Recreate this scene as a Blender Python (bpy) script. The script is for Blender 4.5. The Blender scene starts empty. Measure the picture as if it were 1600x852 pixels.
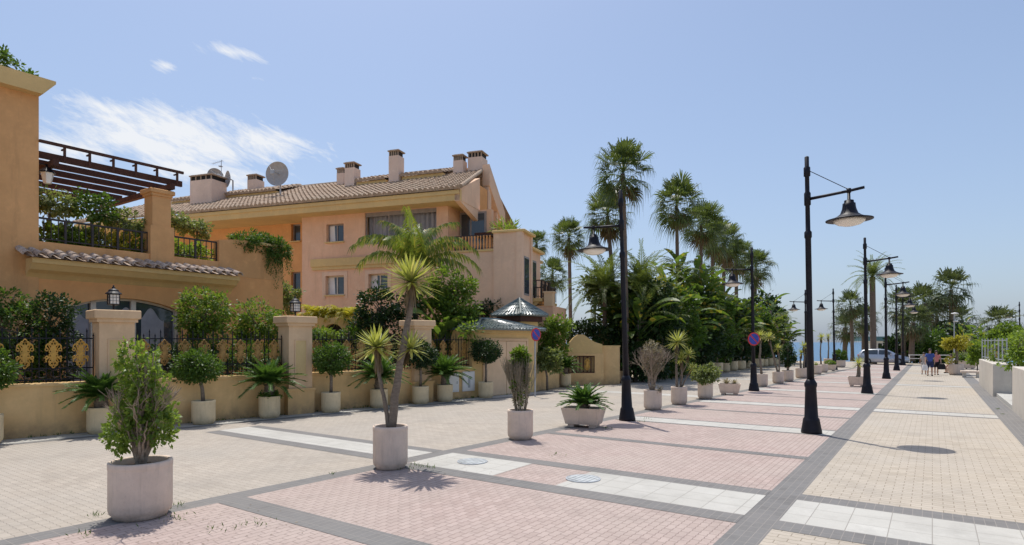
import bpy, bmesh, math, random
from mathutils import Vector, Matrix, Quaternion
rnd = random.Random(7)
PI = math.pi
R = math.radians
C = bpy.context.scene.collection

# ------------------------------------------------------------------ survey of the place
YAW = R(34.8); EYE = 2.2; FOC = 945.0; HOR = 535.0
FX, FY = -math.sin(YAW), math.cos(YAW)
RX, RY = FY, -FX
def at(px, D, z=0.0):
    l = (px-800)/FOC
    return Vector((D*(FX+RX*l), D*(FY+RY*l), z))
def gp(px, py, z=0.0):
    return at(px, FOC*(EYE-z)/(py-HOR), z)
def zat(py, D): return EYE+(HOR-py)*D/FOC

# ------------------------------------------------------------------ mesh builder
class MB:
    def __init__(s): s.v = []; s.f = []; s.m = []
    def add(s, vs, fs, mi=0):
        o = len(s.v); s.v.extend([tuple(v) for v in vs])
        for f in fs: s.f.append(tuple(i+o for i in f)); s.m.append(mi)
    def box(s, x0, x1, y0, y1, z0, z1, mi=0, M=None, bev=0.0):
        b = bev
        if b > 0:
            vs = []; 
            prof = [(z0, b), (z0+b, 0), (z1-b, 0), (z1, b)]
            ring = lambda i: [(x0+i+b, y0+i), (x1-i-b, y0+i), (x1-i, y0+i+b), (x1-i, y1-i-b), (x1-i-b, y1-i), (x0+i+b, y1-i), (x0+i, y1-i-b), (x0+i, y0+i+b)]
            fs = []
            for z, i in prof: vs += [(x, y, z) for x, y in ring(i)]
            for k in range(3):
                for j in range(8): fs.append((k*8+j, k*8+(j+1) % 8, k*8+8+(j+1) % 8, k*8+8+j))
            fs.append(tuple(range(7, -1, -1))); fs.append(tuple(range(24, 32)))
        else:
            vs = [(x, y, z) for z in (z0, z1) for x, y in ((x0, y0), (x1, y0), (x1, y1), (x0, y1))]
            fs = [(3, 2, 1, 0), (4, 5, 6, 7), (0, 1, 5, 4), (1, 2, 6, 5), (2, 3, 7, 6), (3, 0, 4, 7)]
        if M is not None: vs = [M @ Vector(v) for v in vs]
        s.add(vs, fs, mi); return s
    def tube(s, pts, rad, n=8, mi=0, cap=True):
        pts = [Vector(p) for p in pts]
        if not isinstance(rad, (list, tuple)): rad = [rad]*len(pts)
        vs = []; fs = []
        up = Vector((0, 0, 1)); prev = None
        for i, p in enumerate(pts):
            t = (pts[min(i+1, len(pts)-1)]-pts[max(i-1, 0)])
            t = t.normalized() if t.length > 1e-9 else Vector((0, 0, 1))
            if prev is None:
                a = t.cross(up)
                if a.length < 1e-3: a = t.cross(Vector((1, 0, 0)))
            else: a = prev-t*prev.dot(t)
            a.normalize(); prev = a; b = t.cross(a)
            for k in range(n):
                th = 2*PI*k/n
                vs.append(p+(a*math.cos(th)+b*math.sin(th))*rad[i])
        for i in range(len(pts)-1):
            for k in range(n): fs.append((i*n+k, i*n+(k+1) % n, (i+1)*n+(k+1) % n, (i+1)*n+k))
        if cap:
            fs.append(tuple(range(n-1, -1, -1))); fs.append(tuple((len(pts)-1)*n+k for k in range(n)))
        s.add(vs, fs, mi); return s
    def lathe(s, prof, n=24, c=(0, 0, 0), mi=0, sx=1, sy=1, cap=(True, True)):
        vs = []; fs = []
        for r, z in prof:
            for k in range(n):
                th = 2*PI*k/n; vs.append((c[0]+r*sx*math.cos(th), c[1]+r*sy*math.sin(th), c[2]+z))
        m = len(prof)
        for i in range(m-1):
            for k in range(n): fs.append((i*n+k, i*n+(k+1) % n, (i+1)*n+(k+1) % n, (i+1)*n+k))
        if cap[0]: fs.append(tuple(range(n-1, -1, -1)))
        if cap[1]: fs.append(tuple((m-1)*n+k for k in range(n)))
        s.add(vs, fs, mi); return s
    def prism(s, poly, y0, y1, M=None, mi=0):       # poly in xz extruded along y
        n = len(poly)
        vs = [(x, y0, z) for x, z in poly]+[(x, y1, z) for x, z in poly]
        fs = [tuple(range(n)), tuple(range(2*n-1, n-1, -1))]+[(i, i+n, (i+1) % n+n, (i+1) % n) for i in range(n)]
        if M is not None: vs = [M @ Vector(v) for v in vs]
        s.add(vs, fs, mi); return s
    def quad(s, *p, mi=0): s.add(p, [tuple(range(len(p)))], mi); return s
    def leaf(s, p, d, nrm, L, W, mi=0, bend=0.0):
        sd = d.cross(nrm)
        if sd.length < 1e-4: sd = d.cross(Vector((0.3, 1, 0.2)))
        sd.normalize()
        m = p+d*(L*.45)+nrm*(bend*L)
        s.add((p, m+sd*(W*.5), p+d*L, m-sd*(W*.5)), [(0, 1, 2, 3)], mi)
    def build(s, name, mats, parent=None, smooth=False, fixn=False):
        me = bpy.data.meshes.new(name)
        me.from_pydata(s.v, [], s.f)
        if not isinstance(mats, (list, tuple)): mats = [mats]
        for m in mats: me.materials.append(m)
        if len(mats) > 1: me.polygons.foreach_set('material_index', s.m)
        if smooth: me.polygons.foreach_set('use_smooth', [True]*len(s.f))
        if fixn:
            bm = bmesh.new(); bm.from_mesh(me); bmesh.ops.recalc_face_normals(bm, faces=bm.faces); bm.to_mesh(me); bm.free()
        me.update()
        o = bpy.data.objects.new(name, me); C.objects.link(o)
        if parent: o.parent = parent
        return o

def tag(o, label, cat, group=None):
    o['label'] = label; o['category'] = cat
    if group: o['group'] = group
    return o
def thing(name, label, cat, loc=(0, 0, 0), rz=0.0, group=None, sc=1.0):
    o = bpy.data.objects.new(name, None); C.objects.link(o)
    o.empty_display_size = .2
    o.location = loc; o.rotation_euler = (0, 0, rz); o.scale = (sc, sc, sc)
    return tag(o, label, cat, group)
def struct(o): o['kind'] = 'structure'; return o
def dup(root, loc, rz=0.0, label=None, sc=None, group=None):
    r = root.copy(); C.objects.link(r); r.location = loc; r.rotation_euler = (0, 0, rz)
    if sc: r.scale = (sc, sc, sc)
    if label: r['label'] = label
    if group: r['group'] = group
    for ch in list(root.children):
        c = ch.copy(); C.objects.link(c); c.parent = r
        for g in list(ch.children):
            d = g.copy(); C.objects.link(d); d.parent = c
    return r

# ------------------------------------------------------------------ materials
def nt(name):
    m = bpy.data.materials.new(name); m.use_nodes = True
    t = m.node_tree; b = t.nodes['Principled BSDF']
    return m, t, b
def N(t, kind, **kw):
    n = t.nodes.new(kind)
    for k, v in kw.items():
        if k.startswith('i_'): n.inputs[k[2:].replace('_', ' ')].default_value = v
        else: setattr(n, k, v)
    return n
def col(c): return (c[0], c[1], c[2], 1)
def mixc(t, fac, a, b, mode='MIX'):
    n = t.nodes.new('ShaderNodeMix'); n.data_type = 'RGBA'; n.blend_type = mode
    for s, v in ((0, fac), (6, a), (7, b)):
        if isinstance(v, bpy.types.NodeSocket): t.links.new(v, n.inputs[s])
        else: n.inputs[s].default_value = v if s == 0 else col(v)
    return n.outputs[2]
def ramp(t, fac, lo, hi, a=0.0, b=1.0):
    n = t.nodes.new('ShaderNodeMapRange')
    t.links.new(fac, n.inputs[0])
    n.inputs[1].default_value = lo; n.inputs[2].default_value = hi; n.inputs[3].default_value = a; n.inputs[4].default_value = b
    return n.outputs[0]
def noise(t, vec, scale, detail=4, rough=.6):
    n = N(t, 'ShaderNodeTexNoise'); n.inputs['Scale'].default_value = scale; n.inputs['Detail'].default_value = detail; n.inputs['Roughness'].default_value = rough
    if vec is not None: t.links.new(vec, n.inputs['Vector'])
    return n.outputs['Fac']
def bump(t, b, h, strength=.3, dist=.02):
    n = N(t, 'ShaderNodeBump'); n.inputs['Strength'].default_value = strength; n.inputs['Distance'].default_value = dist
    t.links.new(h, n.inputs['Height']); t.links.new(n.outputs[0], b.inputs['Normal'])
def pos(t): return N(t, 'ShaderNodeNewGeometry').outputs['Position']
def objc(t): return N(t, 'ShaderNodeTexCoord').outputs['Object']

def m_stucco(name, c, c2, stain=(.3, .2, .12), rough=.9, amt=.35):
    m, t, b = nt(name); p = pos(t)
    n1 = noise(t, p, .9, 6, .65); n2 = noise(t, p, 9, 5, .7)
    c1 = mixc(t, ramp(t, n1, .3, .7), c, c2)
    mp = N(t, 'ShaderNodeMapping'); mp.inputs['Scale'].default_value = (2.2, 2.2, .25); t.links.new(p, mp.inputs['Vector'])
    st = noise(t, mp.outputs[0], 1.6, 5, .7)
    c1 = mixc(t, ramp(t, st, .52, .8, 0, amt), c1, stain)
    c1 = mixc(t, ramp(t, n2, .25, .75, 0, .35), c1, tuple(x*.72 for x in c))
    n4 = noise(t, p, .38, 8, .7); c1 = mixc(t, ramp(t, n4, .42, .68, 0, .6), c1, tuple(x*.74 for x in c2))
    n5 = noise(t, p, 2.6, 7, .75); c1 = mixc(t, ramp(t, n5, .55, .72, 0, .4), c1, tuple(min(.95, x*1.16) for x in c))
    t.links.new(c1, b.inputs['Base Color']); b.inputs['Roughness'].default_value = rough
    b.inputs['Specular IOR Level'].default_value = .2
    bump(t, b, noise(t, p, 60, 3, .7), .35, .01)
    return m
def m_base_wall(name, c, c2, dirt):
    m = m_stucco(name, c, c2); t = m.node_tree; b = t.nodes['Principled BSDF']
    src = b.inputs['Base Color'].links[0].from_socket
    sp = N(t, 'ShaderNodeSeparateXYZ'); t.links.new(pos(t), sp.inputs[0])
    k = ramp(t, sp.outputs[2], 0, .5, .9, 0)
    nn = noise(t, pos(t), 3, 5, .7)
    mul = N(t, 'ShaderNodeMath', operation='MULTIPLY'); t.links.new(k, mul.inputs[0]); t.links.new(ramp(t, nn, .3, .65), mul.inputs[1])
    t.links.new(mixc(t, mul.outputs[0], src, dirt), b.inputs['Base Color'])
    return m
def m_plain(name, c, rough=.5, metal=0.0, var=.15, scale=6, spec=.5, bmp=0.0):
    m, t, b = nt(name)
    n1 = noise(t, objc(t), scale, 4, .6)
    t.links.new(mixc(t, ramp(t, n1, .3, .7), tuple(x*(1-var) for x in c), tuple(min(1, x*(1+var)) for x in c)), b.inputs['Base Color'])
    b.inputs['Roughness'].default_value = rough; b.inputs['Metallic'].default_value = metal; b.inputs['Specular IOR Level'].default_value = spec
    if bmp: bump(t, b, noise(t, objc(t), scale*8, 3, .7), bmp, .01)
    return m
def m_leaf(name, a, b_, trans=.3, hue=None, rough=.45, scale=2.0, spec=.35):
    m, t, b = nt(name)
    g = N(t, 'ShaderNodeNewGeometry')
    c = mixc(t, g.outputs['Random Per Island'], a, b_)
    n1 = noise(t, objc(t), scale, 3, .6)
    c = mixc(t, ramp(t, n1, .35, .7, 0, .6), c, tuple(x*.55 for x in a))
    if hue: c = mixc(t, ramp(t, g.outputs['Random Per Island'], .86, .9), c, hue)
    t.links.new(c, b.inputs['Base Color']); b.inputs['Roughness'].default_value = rough; b.inputs['Specular IOR Level'].default_value = spec
    tr = N(t, 'ShaderNodeBsdfTranslucent')
    br = mixc(t, .55, c, (min(1, b_[0]*2.2), min(1, b_[1]*2.2), b_[2]*.9)); t.links.new(br, tr.inputs[0])
    mx = N(t, 'ShaderNodeMixShader'); mx.inputs[0].default_value = trans
    t.links.new(b.outputs[0], mx.inputs[1]); t.links.new(tr.outputs[0], mx.inputs[2])
    t.links.new(mx.outputs[0], t.nodes['Material Output'].inputs[0])
    return m
def m_bark(name, a, b_, sc=(6, 6, 14)):
    m, t, b = nt(name)
    mp = N(t, 'ShaderNodeMapping'); mp.inputs['Scale'].default_value = sc; t.links.new(objc(t), mp.inputs['Vector'])
    n1 = noise(t, mp.outputs[0], 1.5, 5, .7)
    t.links.new(mixc(t, ramp(t, n1, .3, .7), a, b_), b.inputs['Base Color']); b.inputs['Roughness'].default_value = .9
    bump(t, b, n1, .6, .03)
    return m
def m_paver(name, cols, mortar, bw, rh, swap=False, zig=0.0, mort=.05, offs=.5, dirt=.35, rough=.85):
    m, t, b = nt(name); p = pos(t)
    sp = N(t, 'ShaderNodeSeparateXYZ'); t.links.new(p, sp.inputs[0])
    u, v = (sp.outputs[1], sp.outputs[0]) if swap else (sp.outputs[0], sp.outputs[1])
    if zig:
        pp = N(t, 'ShaderNodeMath', operation='PINGPONG'); t.links.new(u, pp.inputs[0]); pp.inputs[1].default_value = bw/4
        mm = N(t, 'ShaderNodeMath', operation='MULTIPLY_ADD'); t.links.new(pp.outputs[0], mm.inputs[0]); mm.inputs[1].default_value = zig; t.links.new(v, mm.inputs[2]); v = mm.outputs[0]
    cb = N(t, 'ShaderNodeCombineXYZ'); t.links.new(u, cb.inputs[0]); t.links.new(v, cb.inputs[1])
    br = N(t, 'ShaderNodeTexBrick', offset=offs); t.links.new(cb.outputs[0], br.inputs['Vector'])
    br.inputs['Color1'].default_value = (0, 0, 0, 1); br.inputs['Color2'].default_value = (1, 1, 1, 1); br.inputs['Mortar'].default_value = (.5, .5, .5, 1)
    br.inputs['Scale'].default_value = 1; br.inputs['Brick Width'].default_value = bw; br.inputs['Row Height'].default_value = rh
    br.inputs['Mortar Size'].default_value = mort*rh; br.inputs['Mortar Smooth'].default_value = .3
    c = mixc(t, br.outputs['Color'], cols[0], cols[1])
    n1 = noise(t, p, .35, 5, .6); n2 = noise(t, p, 2.3, 5, .7); n3 = noise(t, p, 45, 3, .8)
    c = mixc(t, ramp(t, n1, .35, .68), c, cols[2])
    c = mixc(t, ramp(t, n2, .5, .78, 0, dirt), c, tuple(x*.55 for x in cols[0]))
    n5 = noise(t, p, .9, 7, .75); c = mixc(t, ramp(t, n5, .5, .72, 0, .5), c, tuple(x*.62 for x in cols[2]))
    n7 = noise(t, p, 7, 3, .5); c = mixc(t, ramp(t, n7, .70, .74, 0, .4), c, tuple(x*.5 for x in cols[2]))
    n6 = noise(t, p, 1.6, 6, .7); c = mixc(t, ramp(t, n6, .6, .8, 0, .35), c, tuple(min(1, x*1.25) for x in cols[1]))
    c = mixc(t, ramp(t, n3, .3, .75, 0, .28), c, tuple(x*.7 for x in cols[0]))
    sr = noise(t, p, 110, 2, .5)
    c = mixc(t, ramp(t, sr, .7, .76, 0, .35), c, tuple(x*.35 for x in cols[0]))
    c = mixc(t, br.outputs['Fac'], c, mortar)
    t.links.new(c, b.inputs['Base Color']); b.inputs['Roughness'].default_value = rough; b.inputs['Specular IOR Level'].default_value = .25
    inv = N(t, 'ShaderNodeMath', operation='SUBTRACT'); inv.inputs[0].default_value = 1; t.links.new(br.outputs['Fac'], inv.inputs[1])
    ad = N(t, 'ShaderNodeMath', operation='MULTIPLY_ADD'); t.links.new(n3, ad.inputs[0]); ad.inputs[1].default_value = .4; t.links.new(inv.outputs[0], ad.inputs[2])
    bump(t, b, ad.outputs[0], .4, .008)
    return m
def m_glass(name, c=(.03, .04, .05), rough=.06):
    m, t, b = nt(name)
    n1 = noise(t, objc(t), 1.5, 3, .6)
    t.links.new(mixc(t, n1, c, tuple(x*1.8 for x in c)), b.inputs['Base Color'])
    b.inputs['Roughness'].default_value = rough; b.inputs['Specular IOR Level'].default_value = .8
    return m
def m_tile(name, a, b_, c_, lich):
    m, t, b = nt(name); p = pos(t)
    n1 = noise(t, p, 3.2, 4, .7); n2 = noise(t, p, 14, 4, .8); n3 = noise(t, p, .5, 4, .6)
    c = mixc(t, ramp(t, n1, .35, .65), a, b_); c = mixc(t, ramp(t, n2, .45, .7), c, c_); c = mixc(t, ramp(t, n3, .5, .75, 0, .55), c, lich)
    t.links.new(c, b.inputs['Base Color']); b.inputs['Roughness'].default_value = .9; b.inputs['Specular IOR Level'].default_value = .2
    return m

M = {}
M['tower'] = m_stucco('ochre_stucco', (.81, .45, .20), (.66, .355, .15), (.36, .19, .085), amt=.6)
M['orange'] = m_stucco('orange_stucco', (.88, .46, .19), (.78, .385, .15), (.5, .22, .09))
M['cornice'] = m_stucco('yellow_stucco', (.80, .56, .24), (.74, .52, .24), (.45, .33, .17))
M['pinkwall'] = m_stucco('salmon_stucco', (.93, .59, .385), (.88, .53, .33), (.50, .29, .18), amt=.5)
M['palewall'] = m_stucco('pale_pink_stucco', (.92, .63, .44), (.86, .58, .39), (.52, .36, .26), amt=.5)
M['wallbase'] = m_base_wall('garden_wall_stucco', (.88, .60, .29), (.76, .50, .23), (.30, .2, .12))
M['pillar'] = m_stucco('pillar_stucco', (.86, .61, .38), (.76, .53, .32), (.42, .29, .17))
M['panel'] = m_stucco('panel_stucco', (.78, .58, .28), (.72, .53, .26), (.5, .36, .2))
M['chimney'] = m_stucco('chimney_stucco', (.86, .66, .53), (.80, .60, .47), (.45, .32, .26))
M['rightwall'] = m_stucco('concrete_wall', (.66, .60, .52), (.58, .53, .46), (.36, .32, .28))
M['white'] = m_plain('white_paint', (.78, .77, .74), .6, var=.05)
M['black'] = m_plain('black_iron', (.007, .007, .013), .5, .0, .3, spec=.3)
M['dullgold'] = m_plain('dull_gold', (.40, .22, .06), .6, .0, .35)  # duller, darker copy of the ornament gold
M['rail'] = m_plain('dark_iron_rail', (.03, .02, .018), .5, .0, .3)
M['gold'] = m_plain('gold_ornament', (.62, .34, .06), .5, .0, .2)
M['wood'] = m_bark('pergola_wood', (.05, .02, .014), (.1, .04, .025), (3, 3, 3))
def m_pot(name, c, dirt):
    m, t, b = nt(name); o = objc(t)
    inf = N(t, 'ShaderNodeObjectInfo'); ad = N(t, 'ShaderNodeVectorMath', operation='ADD'); t.links.new(o, ad.inputs[0]); t.links.new(inf.outputs['Location'], ad.inputs[1]); q = ad.outputs[0]
    sp = N(t, 'ShaderNodeSeparateXYZ'); t.links.new(o, sp.inputs[0])
    n1 = noise(t, q, 3.5, 5, .7); n2 = noise(t, q, 26, 4, .7)
    mp = N(t, 'ShaderNodeMapping'); mp.inputs['Scale'].default_value = (9, 9, .9); t.links.new(q, mp.inputs['Vector']); st = noise(t, mp.outputs[0], 1.4, 5, .7)
    cc = mixc(t, ramp(t, n1, .3, .7), c, tuple(x*.84 for x in c))
    cc = mixc(t, ramp(t, st, .52, .78, 0, .55), cc, dirt)
    cc = mixc(t, ramp(t, n2, .58, .72, 0, .4), cc, tuple(x*.7 for x in c))
    k = ramp(t, sp.outputs[2], 0, .2, .85, 0); mu = N(t, 'ShaderNodeMath', operation='MULTIPLY'); t.links.new(k, mu.inputs[0]); t.links.new(ramp(t, n1, .25, .7), mu.inputs[1])
    cc = mixc(t, mu.outputs[0], cc, tuple(x*.6 for x in dirt))
    t.links.new(cc, b.inputs['Base Color']); b.inputs['Roughness'].default_value = .92; b.inputs['Specular IOR Level'].default_value = .2
    bump(t, b, n2, .5, .012); return m
M['pot'] = m_pot('concrete_pot', (.78, .63, .51), (.46, .38, .31))
M['potcream'] = m_pot('cream_pot', (.80, .64, .40), (.46, .36, .22))
M['soil'] = m_plain('soil', (.07, .05, .035), 1, 0, .4, 20, .1, .8)
M['glass'] = m_glass('window_glass')
M['lampglass'] = m_glass('lamp_bowl_glass', (.62, .58, .52), .25)
M['frame'] = m_plain('window_frame', (.30, .26, .24), .5)
M['framewhite'] = m_plain('pale_window_frame', (.62, .55, .45), .5)
M['curtain'] = m_plain('grey_curtain', (.34, .33, .35), .9, 0, .15, 3)
M['dark'] = m_plain('painted_dark', (.02, .017, .015), .9)  # near-black: paints the shade of hollows; also used for eyes and mouths
M['tile'] = m_tile('clay_roof_tile', (.38, .275, .195), (.50, .39, .29), (.22, .15, .11), (.29, .255, .19))
M['tileeave'] = m_tile('eave_clay_tile', (.42, .30, .22), (.60, .50, .42), (.20, .13, .10), (.26, .23, .19))
M['greentile'] = m_tile('green_glazed_tile', (.09, .125, .125), (.15, .19, .19), (.05, .07, .075), (.2, .23, .22))
M['greentile'].node_tree.nodes['Principled BSDF'].inputs['Roughness'].default_value = .28
M['greentile'].node_tree.nodes['Principled BSDF'].inputs['Specular IOR Level'].default_value = .7
M['door'] = m_plain('beige_door', (.74, .53, .33), .7, 0, .06, 3)
M['metal'] = m_plain('grey_metal', (.42, .44, .46), .5, .15, .15)
M['dish'] = m_plain('dish_grey', (.42, .40, .38), .6, .2, .1)
M['carpaint'] = m_plain('silver_car_paint', (.52, .54, .58), .25, .5, .03)
M['rubber'] = m_plain('rubber', (.02, .02, .02), .8)
M['red'] = m_plain('red_paint', (.55, .03, .03), .4)
M['blue'] = m_plain('blue_paint', (.03, .06, .38), .4)
M['skin'] = m_plain('skin', (.48, .28, .19), .5, 0, .08)
M['hair'] = m_plain('dark_hair', (.05, .03, .02), .6)
M['navy'] = m_plain('navy_cloth', (.02, .03, .09), .9)
M['bluecloth'] = m_plain('blue_cloth', (.05, .09, .30), .9)
M['pinkcloth'] = m_plain('pink_cloth', (.60, .22, .20), .9)
M['whitecloth'] = m_plain('white_cloth', (.75, .74, .74), .9)
M['blackcloth'] = m_plain('black_cloth', (.015, .013, .015), .9)
M['teal'] = m_plain('teal_roof', (.10, .22, .26), .6)
# foliage
M['ficus'] = m_leaf('bright_leaf', (.06, .125, .016), (.19, .27, .045), .38)
M['shrubleaf'] = m_leaf('pale_shrub_leaf', (.075, .145, .02), (.24, .33, .065), .38)
M['beigecloth'] = m_plain('beige_cloth', (.42, .38, .34), .9)
M['hedge'] = m_leaf('hedge_leaf', (.035, .085, .013), (.11, .19, .032), .3)
M['darkleaf'] = m_leaf('dark_leaf', (.012, .032, .010), (.04, .085, .018), .2)
M['lime'] = m_leaf('lime_leaf', (.10, .18, .02), (.22, .30, .05), .4)
M['yellowleaf'] = m_leaf('yellow_leaf', (.20, .22, .03), (.46, .40, .06), .38)
M['yucca'] = m_leaf('yucca_leaf', (.20, .25, .06), (.46, .46, .15), .3, (.5, .42, .17), scale=9)
M['cycad'] = m_leaf('cycad_leaf', (.04, .10, .02), (.12, .22, .045), .25)
M['fan'] = m_leaf('fan_palm_leaf', (.04, .075, .022), (.13, .17, .05), .28)
M['fanfar'] = m_leaf('far_palm_leaf', (.05, .075, .03), (.12, .15, .065), .22)
M['dead'] = m_leaf('dead_frond', (.14, .10, .06), (.26, .19, .11), .15)
M['feather'] = m_leaf('feather_palm_leaf', (.05, .09, .025), (.17, .21, .06), .3)
M['queen'] = m_leaf('queen_palm_leaf', (.06, .12, .022), (.22, .27, .055), .35, (.42, .30, .06))
M['paddle'] = m_leaf('paddle_leaf', (.028, .07, .014), (.13, .20, .04), .36, (.38, .29, .04))
M['dry'] = m_leaf('dry_twig_leaf', (.24, .20, .14), (.40, .34, .25), .15)
M['olive'] = m_leaf('olive_leaf', (.09, .13, .045), (.26, .30, .12), .3)
M['bark'] = m_bark('bark', (.13, .10, .075), (.26, .21, .16))
M['twig'] = m_bark('pale_twig', (.24, .18, .13), (.40, .32, .25))
M['palmbark'] = m_bark('palm_bark', (.11, .08, .06), (.22, .16, .12), (2, 2, 16))
M['thatch'] = m_bark('yucca_thatch', (.28, .17, .08), (.45, .31, .17), (14, 14, 3))
# paving
M['pinkpave'] = m_paver('pink_pavers', ((.40, .305, .27), (.495, .39, .35), (.46, .38, .335)), (.24, .185, .165), .20, .10, True, .25, .055)
M['beigepave'] = m_paver('beige_pavers', ((.42, .36, .285), (.52, .455, .37), (.475, .425, .36)), (.26, .22, .17), .24, .12, False, .3, .05)
M['roadpave'] = m_paver('road_pavers', ((.405, .35, .29), (.48, .42, .35), (.41, .37, .32)), (.27, .24, .205), .22, .11, False, .3, .045, dirt=.3)
M['greypave'] = m_paver('grey_pavers', ((.165, .16, .155), (.205, .20, .195), (.22, .21, .20)), (.26, .24, .22), .21, .105, True, 0, .05, 0.0, dirt=.25)
M['palepave'] = m_paver('pale_slabs', ((.50, .485, .44), (.56, .545, .50), (.46, .44, .40)), (.30, .28, .25), .42, .40, False, 0, .014, 0.0, dirt=.3)
M['sand'] = m_paver('sand', ((.46, .39, .29), (.5, .42, .32), (.4, .34, .25)), (.45, .38, .28), 5, 5, dirt=.3)
def m_sea():
    m, t, b = nt('sea_water'); p = pos(t)
    n1 = noise(t, p, .02, 5, .6); 
    t.links.new(mixc(t, n1, (.03, .10, .19), (.05, .15, .25)), b.inputs['Base Color']); b.inputs['Roughness'].default_value = .35
    bump(t, b, noise(t, p, .6, 4, .6), .5, .3); return m
M['cover'] = m_plain('cover_steel', (.42, .44, .44), .6, 0, .25)
M['sea'] = m_sea()

# ------------------------------------------------------------------ plants: shape helpers
def rv(r, s=1.0): return Vector((r.gauss(0, s), r.gauss(0, s), r.gauss(0, s)))
def rsph(r):
    z = r.uniform(-1, 1); a = r.uniform(0, 2*PI); q = math.sqrt(1-z*z)
    return Vector((q*math.cos(a), q*math.sin(a), z))
def crown(mb, blobs, clumps, per, cr, L, W, seed, shell=.5, mi=0, up=.25):
    r = random.Random(seed)
    wts = [b[1][0]*b[1][1]*b[1][2] for b in blobs]
    wts = [w**.66 for w in wts]; per = int(per*1.35); L *= 1.22; W *= 1.4
    for _ in range(clumps):
        c, rad = r.choices(blobs, wts)[0]
        d = rsph(r); k = shell+(1-shell)*r.random()**.6
        cc = Vector((c[0]+d.x*rad[0]*k, c[1]+d.y*rad[1]*k, c[2]+d.z*rad[2]*k))
        q = cr*r.uniform(.55, 1.25)
        for _ in range(per):
            o = rsph(r)*q*r.random()**.5
            p = cc+o
            ld = (d*.7+o.normalized()*.7+rv(r, .5)+Vector((0, 0, -.15))).normalized()
            nn = (Vector((0, 0, up+.3))+d*.5+rv(r, .55)).normalized()
            k2 = r.uniform(.65, 1.3)
            mb.leaf(p, ld, nn, L*k2, W*k2, mi, r.uniform(-.12, .12))
    return mb
def stems(mb, base, tips, r0, r1, seed, wob=.08, n=5, seg=5):
    r = random.Random(seed)
    for tip in tips:
        b = Vector(base)+Vector((r.uniform(-1, 1), r.uniform(-1, 1), 0))*r0*1.6
        tip = Vector(tip); pts = []; L = (tip-b).length
        for i in range(seg+1):
            k = i/seg
            p = b.lerp(tip, k)+Vector((r.uniform(-1, 1), r.uniform(-1, 1), 0))*wob*L*math.sin(k*PI)
            p += (Vector((b.x, b.y, p.z))-p)*.35*math.sin(k*PI)
            pts.append(p)
        mb.tube(pts, [r0+(r1-r0)*i/seg for i in range(seg+1)], n)
def twigs(mb, p, d, L, rad, depth, r, split=3, spread=.5, out=None):
    e = p+d*L
    mid = p.lerp(e, .5)+rv(r, L*.05)
    mb.tube([p, mid, e], [rad, rad*.85, rad*.7], 4 if rad < .008 else 5, cap=False)
    if out is not None and depth <= 1: out.append((e, d))
    if depth == 0: return
    for _ in range(split):
        nd = (d+rv(r, spread)+Vector((0, 0, .15))).normalized()
        twigs(mb, mid.lerp(e, r.uniform(.3, 1)), nd, L*r.uniform(.6, .85), rad*.62, depth-1, r, split, spread, out)
def sword(mb, p, d, L, W, droop, r, mi=0):
    sd = d.cross(Vector((0, 0, 1)))
    if sd.length < .05: sd = Vector((math.cos(r.random()*6.3), math.sin(r.random()*6.3), 0))
    sd.normalize(); nn = sd.cross(d).normalized()
    a = p; b = p+d*(L*.4); c = p+d*(L*.75)+Vector((0, 0, -droop*L*.35)); e = p+d*L+Vector((0, 0, -droop*L))
    mb.add((a-sd*W*.35, a+sd*W*.35, b+sd*W*.5+nn*W*.12, b-sd*W*.5+nn*W*.12, c+sd*W*.36, c-sd*W*.36, e),
           [(0, 1, 2, 3), (3, 2, 4, 5), (5, 4, 6)], mi)
def rosette(mb, c, r_, n, W, seed, lo=-.55, mi=0, tilt=(0, 0)):
    r = random.Random(seed)
    for i in range(n):
        k = (i+.5)/n
        el = math.asin(max(-1, min(1, lo+(1-lo)*k)))*.98
        az = i*2.39996+r.uniform(-.25, .25)
        d = Vector((math.cos(az)*math.cos(el)+tilt[0], math.sin(az)*math.cos(el)+tilt[1], math.sin(el))).normalized()
        sword(mb, Vector(c)+d*.03, d, r_*r.uniform(.82, 1.08)*(1-.12*max(0, math.sin(el))), W, r.uniform(.0, .03)+.05*max(0, -math.sin(el)), r, mi)
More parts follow.
